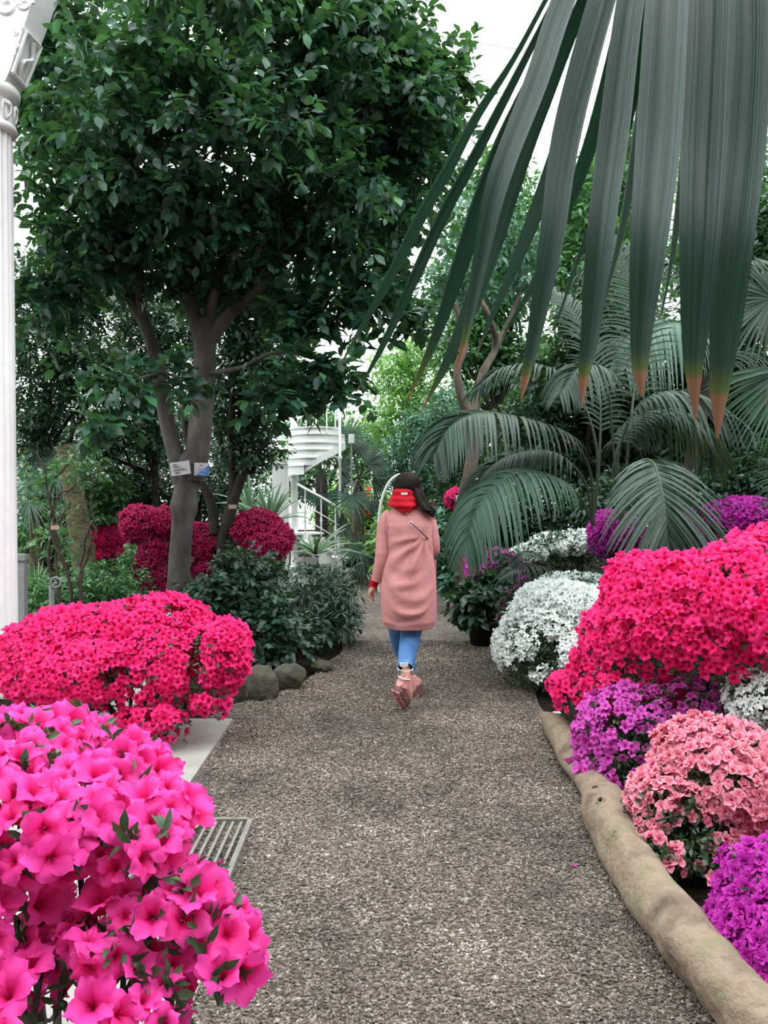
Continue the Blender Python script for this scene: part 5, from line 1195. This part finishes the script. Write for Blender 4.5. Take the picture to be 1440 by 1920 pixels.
bmesh.ops.triangulate(bm, faces=bm.faces)
jm = bpy.data.meshes.new('j'); bm.to_mesh(jm); bm.free(); jo = bpy.data.objects.new('j', jm); COL.objects.link(jo)
rm = jo.modifiers.new('r', 'REMESH'); rm.mode = 'VOXEL'; rm.voxel_size = .0055; rm.use_smooth_shade = True
cs_ = jo.modifiers.new('c', 'SMOOTH'); cs_.factor = .4; cs_.iterations = 2
bpy.context.view_layer.update(); dg = bpy.context.evaluated_depsgraph_get(); body = bpy.data.meshes.new_from_object(jo.evaluated_get(dg)); bpy.data.objects.remove(jo)
body.name = 'person'; body.materials.clear(); body.materials.append(M['skin'])
person = bpy.data.objects.new('person', body); COL.objects.link(person)
tag(person, 'person in pink coat, red hood and jeans walking away on the path', 'person')
for sg in (-1, 1):
    g = Geo(); lathe(g, [(0, -.008), (.006, -.006), (.009, 0), (.006, .006), (0, .008)], (HC[0] + sg * .031, HC[1] + .080, HC[2] + .002), 12); g.build('eye', M['eye'], person)
    g = Geo(); lathe(g, [(0, -.004), (.0035, 0), (0, .004)], (HC[0] + sg * .031, HC[1] + .0875, HC[2] + .002), 10); g.build('pupil', M['hair'], person)
g = Geo(); tube(g, smooth_path([HC + (-.022, .090, -.058), HC + (0, .099, -.056), HC + (.022, .090, -.058)], 9), .004, 6); g.build('lips', M['lip'], person)

def loft(rows, nseg=56, disp=None, close_top=False, close_bot=False, thick=0):
    """rows: (cx, cy, z, rx, ry) bottom to top; disp(theta, t, row) adds an outward offset"""
    g = Geo(); th = np.linspace(0, 2 * PI, nseg, endpoint=False); V = []
    n = len(rows)
    for i, (cx_, cy_, z_, rx, ry) in enumerate(rows):
        d = disp(th, i / (n - 1), z_) if disp is not None else 0
        dz = 0
        if isinstance(d, tuple): d, dz = d
        V.append(np.stack([cx_ + (rx + d) * np.sign(np.cos(th)) * np.abs(np.cos(th)) ** .85, cy_ + (ry + d) * np.sign(np.sin(th)) * np.abs(np.sin(th)) ** .85, z_ + dz * np.ones(nseg)], 1))
    VV = np.concatenate(V); F = [(i * nseg + j, i * nseg + (j + 1) % nseg, (i + 1) * nseg + (j + 1) % nseg, (i + 1) * nseg + j) for i in range(n - 1) for j in range(nseg)]
    g.add(VV, F, ru=np.tile(np.linspace(0, 1, nseg), n), rv=np.repeat(np.linspace(0, 1, n), nseg))
    for flag, k in ((close_top, n - 1), (close_bot, 0)):
        if flag: g.add(np.concatenate([V[k], V[k].mean(0)[None]]), [(j, (j + 1) % nseg, nseg) for j in range(nseg)])
    return g
def rows_interp(ctrl, n):
    c = smooth_path([list(x) + [0] * 0 for x in ctrl], n); return c
def rows_px(ctrl, n):
    """ctrl: (left px, right px, y px, depth half, y offset)"""
    C = []
    for l, r, y, ry, dy in ctrl:
        a, b = W3(l, y), W3(r, y); C.append(((a[0] + b[0]) / 2, PY0 + dy, a[2], (b[0] - a[0]) / 2, ry))
    C = np.array(C); t = np.linspace(0, len(C) - 1, n); i = np.minimum(t.astype(int), len(C) - 2); f = (t - i)[:, None]; f = f * f * (3 - 2 * f) * .4 + f * .6
    return C[i] * (1 - f) + C[i + 1] * f
# jeans
def leg(ctrl, name):
    P = smooth_path([W3(a, b, d) for a, b, d, r in ctrl], 26); R_ = np.interp(np.linspace(0, 1, 26), np.linspace(0, 1, len(ctrl)), [c[3] for c in ctrl])
    R_ = R_ * (1 + .03 * np.sin(np.arange(26) * 1.9))
    g = Geo(); tube(g, P, R_, 20, caps=False, jit=.012, seed=3); return g
jeans = leg([(752, 1085, 0, .10), (748, 1140, .03, .088), (748, 1195, .10, .066), (761, 1235, .16, .052), (770, 1252, .20, .050)], 'l').build('jeans', M['jeans'], person)
g = leg([(778, 1085, 0, .10), (775, 1140, -.01, .092), (769, 1195, -.03, .074), (762, 1235, -.17, .060), (760, 1253, -.24, .056)], 'r'); g.build('jeans_leg', M['jeans'], jeans)
g = Geo(); c = W3(760, 1253, -.24)
for k in range(34):
    a = 2 * PI * k / 34; p = c + np.array((.053 * math.cos(a), .052 * math.sin(a), .004 + .012 * math.sin(a))); tube(g, [p, p + np.array((rng.normal(0, .003), rng.normal(0, .002), -rng.uniform(.008, .02 if k % 9 else .045)))], .0016, 3)
th = np.linspace(0, 2 * PI, 33); tube(g, np.stack([c[0] + .053 * np.cos(th), c[1] + .052 * np.sin(th), c[2] + .004 + .012 * np.sin(th)], 1), .0028, 5)
g.build('frayed_hem', M['thread'], jeans)
g = Geo(); c = W3(757, 1243, -.24)
for k in range(5): tube(g, smooth_path([c + np.array((-.028, -.046, .012 - .006 * k)), c + np.array((0, -.060, .011 - .006 * k)), c + np.array((.028, -.048, .012 - .006 * k))], 7), .0022, 4)
g.build('rip', M['thread'], jeans)

# boots: an upper lofted along the foot, chunky lugged sole, silver band
def boot(ankle, heel, toe, lab):
    """ankle point, heel and toe ground-side points in the place"""
    ankle, heel, toe = map(lambda p: np.asarray(p, float), (ankle, heel, toe))
    f = norm(toe - heel); L = np.linalg.norm(toe - heel); up = norm(ankle - heel - f * np.dot(ankle - heel, f)); s = np.cross(f, up)
    bt = Geo(); n = 18; nseg = 20; th = np.linspace(0, 2 * PI, nseg, endpoint=False)
    def section(c, e1, e2, a, b): return c + a * np.cos(th)[:, None] * e1 + b * np.sin(th)[:, None] * e2
    rings = []
    for i in range(n):
        t = i / (n - 1); wd = .040 * (1 - .15 * math.cos(t * 6)) * (1 if t < .85 else math.sqrt(max(.05, 1 - ((t - .85) / .17) ** 2))); ht = .05 * (1 - t) ** 1.2 + .030; 
        if t < .08: wd *= .8
        rings.append(section(heel + f * L * t + up * (.028 + ht), s, up, wd, ht))
    bt.add(np.concatenate(rings), [(i * nseg + j, i * nseg + (j + 1) % nseg, (i + 1) * nseg + (j + 1) % nseg, (i + 1) * nseg + j) for i in range(n - 1) for j in range(nseg)])
    for q in (0, n - 1): bt.add(np.concatenate([rings[q], rings[q].mean(0)[None]]), [(j, (j + 1) % nseg, nseg) for j in range(nseg)])
    hc = heel + f * .052 + up * .06; tube(bt, smooth_path([hc, hc * .5 + ankle * .5 + up * .01, ankle], 8), np.linspace(.046, .043, 8), 20)
    b = bt.build('boot', M['boot'], person)
    so = Geo(); out = []
    for side, rng_ in ((1, range(14)), (-1, range(13, -1, -1))):
        for i in rng_:
            t = i / 13; wd = .045 * (1 - .18 * math.cos(t * 6)) * math.sqrt(max(.02, 1 - max(0, (t - .82) / .2) ** 2)) * (math.sqrt(max(.05, 1 - max(0, (.1 - t) / .12) ** 2)))
            out.append(heel + f * (L * (t * 1.03 - .015)) + s * side * wd)
    out = np.array(out); m_ = len(out); top = out + up * .034; so.add(np.concatenate([out, top]), [(i, (i + 1) % m_, m_ + (i + 1) % m_, m_ + i) for i in range(m_)])
    for Z_ in (out, top): so.add(np.concatenate([Z_, Z_.mean(0)[None]]), [(i, (i + 1) % m_, m_) for i in range(m_)])
    sl_ = so.build('sole', M['sole'], b, smooth=False)
    lg = Geo()
    for k in range(11):
        t = .04 + .092 * k; 
        if .36 < t < .48: continue
        wd = .040 * (1 - .18 * math.cos(t * 6)); c = heel + f * L * t - up * .004
        Rm = np.stack([s, f, up], 1); Vb = np.array([(x, y, z) for x in (-1, 1) for y in (-1, 1) for z in (-1, 1)], float)
        for sg in (-1, 1):
            VV = (Vb * (wd * .42, .0065, .006)) @ Rm.T + c + s * sg * wd * .52
            lg.add(VV, [(0, 1, 3, 2), (4, 6, 7, 5), (0, 4, 5, 1), (2, 3, 7, 6), (0, 2, 6, 4), (1, 5, 7, 3)])
    lg.build('lugs', M['boot'], b, smooth=False)
    bd = Geo(); th2 = np.linspace(0, 2 * PI, 25); tn = norm(ankle - hc); e1 = norm(np.cross(tn, (0, 1, 0.2))); e2 = np.cross(tn, e1)
    tube(bd, [ankle + .041 * (e1 * math.cos(a) + e2 * math.sin(a)) for a in th2], .006, 6); bd.build('band', M['silver'], b)
# rear boot: toe on the gravel, heel lifted so that the sole faces back; front boot flat
toe_ = np.array((W3(758, 1333, -.2)[0], PY0 - .17, .014)); heel_ = np.array((W3(741, 1290, -.32)[0], PY0 - .335, .172))
boot(W3(758, 1271, -.27), heel_, toe_, 'rear')
hx = W3(776, 1290, .2)[0]; heel2 = np.array((hx, PY0 + .16, .006)); boot(W3(771, 1270, .24), heel2, heel2 + (.055, .225, .0), 'front')

# coat
rng = np.random.default_rng(3)
ctrl = [(724, 812, 1174, .150, .0), (717, 817, 1163, .168, .0), (715, 818, 1140, .170, .0), (714, 818, 1100, .168, .0), (719, 816, 1060, .160, .0), (725, 813, 1035, .150, .0), (725, 812, 1010, .145, .0), (720, 812, 985, .140, 0), (722, 808, 970, .120, 0), (732, 798, 957, .095, .0), (742, 786, 949, .07, .005), (748, 778, 945, .055, .01)]
rows = rows_px(ctrl, 60)
xk, zk = W3(795, 1003)[0], W3(795, 1003)[2]           # where the bag strap gathers the cloth
def fold(th, t, z_):
    x = np.cos(th) * .17; back = np.clip(-np.sin(th), 0, 1)
    zz_ = z_; X_ = PXO + x - .0
    d = 0
    # drag lines fanning from the strap down across the back, and big U-shaped drapes above the hem
    dx = X_ - xk; dzv = zk - zz_
    ang = np.arctan2(dx, dzv + .001) if dzv > -.02 else np.zeros_like(x)
    rad = np.sqrt(dx ** 2 + dzv ** 2)
    d = d + .016 * back * np.sin(ang * 13 + .6) * np.clip(rad / .10, 0, 1) * np.exp(-rad / .40) * (dzv > 0)
    u = (X_ - PXO) / .17
    for (zc, k, am, wd, x0) in ((.66, .16, .016, .026, .02), (.76, .17, .018, .030, .12), (.92, .12, -.010, .022, -.1), (.86, .15, .012, .024, -.25), (.60, .10, -.008, .02, -.3)):
        d = d + 1.7 * am * back * np.exp(-((zz_ - (zc + k * (u - x0) ** 2)) / wd) ** 2) * np.exp(-((u - x0) / .62) ** 2)
    d = d + .004 * np.sin(th * 7 + 5 * zz_) * (t < .6)
    d = d - .010 * np.exp(-((dx + dzv * -.0) / .03) ** 2 - ((zz_ - zk) / .05) ** 2) * back
    return d, -.010 * back * (t < .02)
cg = loft(rows, 96, fold, close_bot=False)
coat = cg.build('coat', M['coat'], person)
so = coat.modifiers.new('thickness', 'SOLIDIFY'); so.thickness = .006; so.offset = -1
def sleeve(ctrl, name, fr=.0):
    P = smooth_path([W3(a, b, d) for a, b, d, r in ctrl], 36); R_ = np.interp(np.linspace(0, 1, 36), np.linspace(0, 1, len(ctrl)), [c[3] for c in ctrl])
    R_ = R_ * (1 + .05 * np.exp(-((np.linspace(0, 1, 36) - .55) / .12) ** 2) * np.sin(np.arange(36) * 2.2) + .012 * np.sin(np.arange(36) * 1.3))
    g = Geo(); tube(g, P, R_, 24, caps=True, jit=.006, seed=7); return g
sleeve([(737, 965, .0, .060), (727, 978, 0, .063), (720, 1005, 0, .056), (717, 1040, -.02, .051), (712, 1065, -.01, .046), (706, 1088, .01, .040)], 'l').build('sleeve', M['coat'], coat)
sleeve([(790, 966, .0, .060), (801, 980, 0, .064), (808, 1005, .0, .058), (811, 1030, .02, .052), (804, 1030, .12, .046), (794, 1016, .22, .042)], 'r').build('sleeve', M['coat'], coat)
g = Geo(); tube(g, smooth_path([W3(722, 962, -.075), W3(726, 985, -.085), W3(731, 1006, -.09), W3(732, 1030, -.09)], 12), .0022, 4); tube(g, smooth_path([W3(806, 966, -.07), W3(803, 990, -.085), W3(799, 1006, -.10)], 10), .0022, 4); g.build('armhole_seam', M['seam'], coat)
g = Geo(); tube(g, smooth_path([W3(757, 962, -.118), W3(768, 976, -.150), W3(770, 1100, -.172)], 12), .0022, 4); g.build('back_seam', M['coat'], coat)
g = Geo(); box(g, (W3(817, 1075)[0] - .004, PY0 + .02, W3(817, 1075)[2]), (.012, .10, .19)); g.build('pocket_flap', M['coat'], coat, smooth=False)
# red hoodie: hood lying on the back, cuffs
hr_ = rows_px([(757, 762, 963, .02, -.105), (745, 773, 957, .075, -.065), (733, 783, 950, .115, -.035), (728.5, 786, 944, .125, -.02), (731, 784, 937, .125, -.012), (734, 780, 930, .120, -.01), (736, 778, 922, .112, -.012), (739, 774, 917, .100, -.015), (744, 770, 915.5, .08, -.015)], 34)
def hf(th, t, z_): return (.004 * np.sin(5 * th + 9 * t) + .006 * np.exp(-((t - .62) / .05) ** 2) * -1 + .003 * np.sin(t * 26)), 0
hood = loft(hr_, 48, hf, close_bot=True).build('hood', M['hoodie'], person)
g = Geo()
c = W3(757.5, 925.5); yb = PY0 - .012 - .123
for k, (dx, hgt, kind) in enumerate(((-.018, .016, 'c'), (-.006, .016, 'i'), (.005, .018, 'o'), (.017, .015, 'o'))):
    box(g, (c[0] + dx, yb + .0, c[2]), (.0085, .004, hgt))
g.build('hood_print', M['thread'], hood, smooth=False)
# collar seam line, strap
g = Geo(); tube(g, smooth_path([W3(768, 980, -.158), W3(775, 984, -.162), W3(788, 996, -.160), W3(798, 1006, -.135), W3(806, 1014, -.07)], 16), .0048, 6); bag = g.build('bag_strap', M['strap_b'], person)
g = Geo(); th = np.linspace(0, 2 * PI, 15); c = W3(770.5, 981.5, -.165); tube(g, np.stack([c[0] + .011 * np.cos(th), np.full(15, c[1]), c[2] + .011 * np.sin(th)], 1), .0028, 5); g.build('ring', M['silver'], bag)
g = Geo(); box(g, (PXO + .10, PY0 + .21, W3(800, 1060)[2]), (.18, .07, .13)); g.build('bag', M['strap_b'], bag, smooth=False)
g = sleeve([(706, 1082, .005, .036), (703, 1090, .02, .034), (699, 1101, .03, .029)], 'c'); g.build('cuff', M['hoodie'], person)
g = sleeve([(796, 1018, .20, .036), (792, 1014, .25, .032)], 'c'); g.build('cuff', M['hoodie'], person)
# hair: cap over the skull and a long fall swept over the right shoulder, made of overlapping locks
hc_ = rows_px([(741, 784, 936, .085, .0), (737, 787, 925, .100, .0), (737, 787, 912, .108, .0), (740, 786, 901, .104, .002), (745, 781, 892, .088, .005), (753, 774, 886.5, .055, .008), (760, 767, 884.8, .02, .01)], 24)
cap = loft(hc_, 40, lambda th, t, z_: .003 * np.sin(17 * th) + .0015 * np.sin(31 * th), close_top=True)
V0 = cap.V[0]; rel = V0 - HC; f_ = (rel[:, 1] > .02) & (rel[:, 2] < .055); V0[f_, 1] = HC[1] + .02 + (rel[f_, 1] - .02) * .15   # keep the face free
hair = cap.build('hair', M['hair'], person)
g = Geo()
for k in range(46):
    f = k / 45; o1 = rng.normal(0, .006, 3)
    a = W3(770 + 14 * f, 893 + 10 * f, -.05 + .04 * f); b = W3(778 + 12 * f, 925, -.075 + .03 * f) + o1; c = W3(785 + 13 * f, 940 + 2 * (1 - f), -.10 + .05 * f) + o1; d = W3(797 + 11 * f, 953 - 6 * f + 4, -.125 + .07 * f) + o1; e = W3(809 + 8 * f + rng.normal(0, .8), 962 + rng.uniform(-6, 10), -.125 + .09 * f) + o1
    tube(g, smooth_path([a, b, c, d, e], 14), np.array([.012, .015, .016, .016, .016, .015, .015, .014, .013, .012, .010, .008, .005, .0015]), 6)
for k in range(30):
    f = k / 29; a = W3(745 + 38 * f, 893 + 6 * abs(f - .5), -.07 - .02 * math.sin(PI * f)); b = W3(741 + 46 * f, 912, -.10 * math.sin(PI * (.15 + .7 * f)) - .01); c = W3(741 + 44 * f, 922, -.085 * math.sin(PI * (.15 + .7 * f)) - .01)
    tube(g, smooth_path([W3(762, 886.5, -.02), a, b, c], 10), np.linspace(.006, .009, 10), 5)
g.build('locks', M['hair'], hair)

# ------------------------------------------------------------------ tidy up
for o in list(COL.objects):
    if 'wloc' in o.keys(): del o['wloc']
    if o.parent is not None:
        for k in ('category',):
            if k in o.keys(): del o[k]
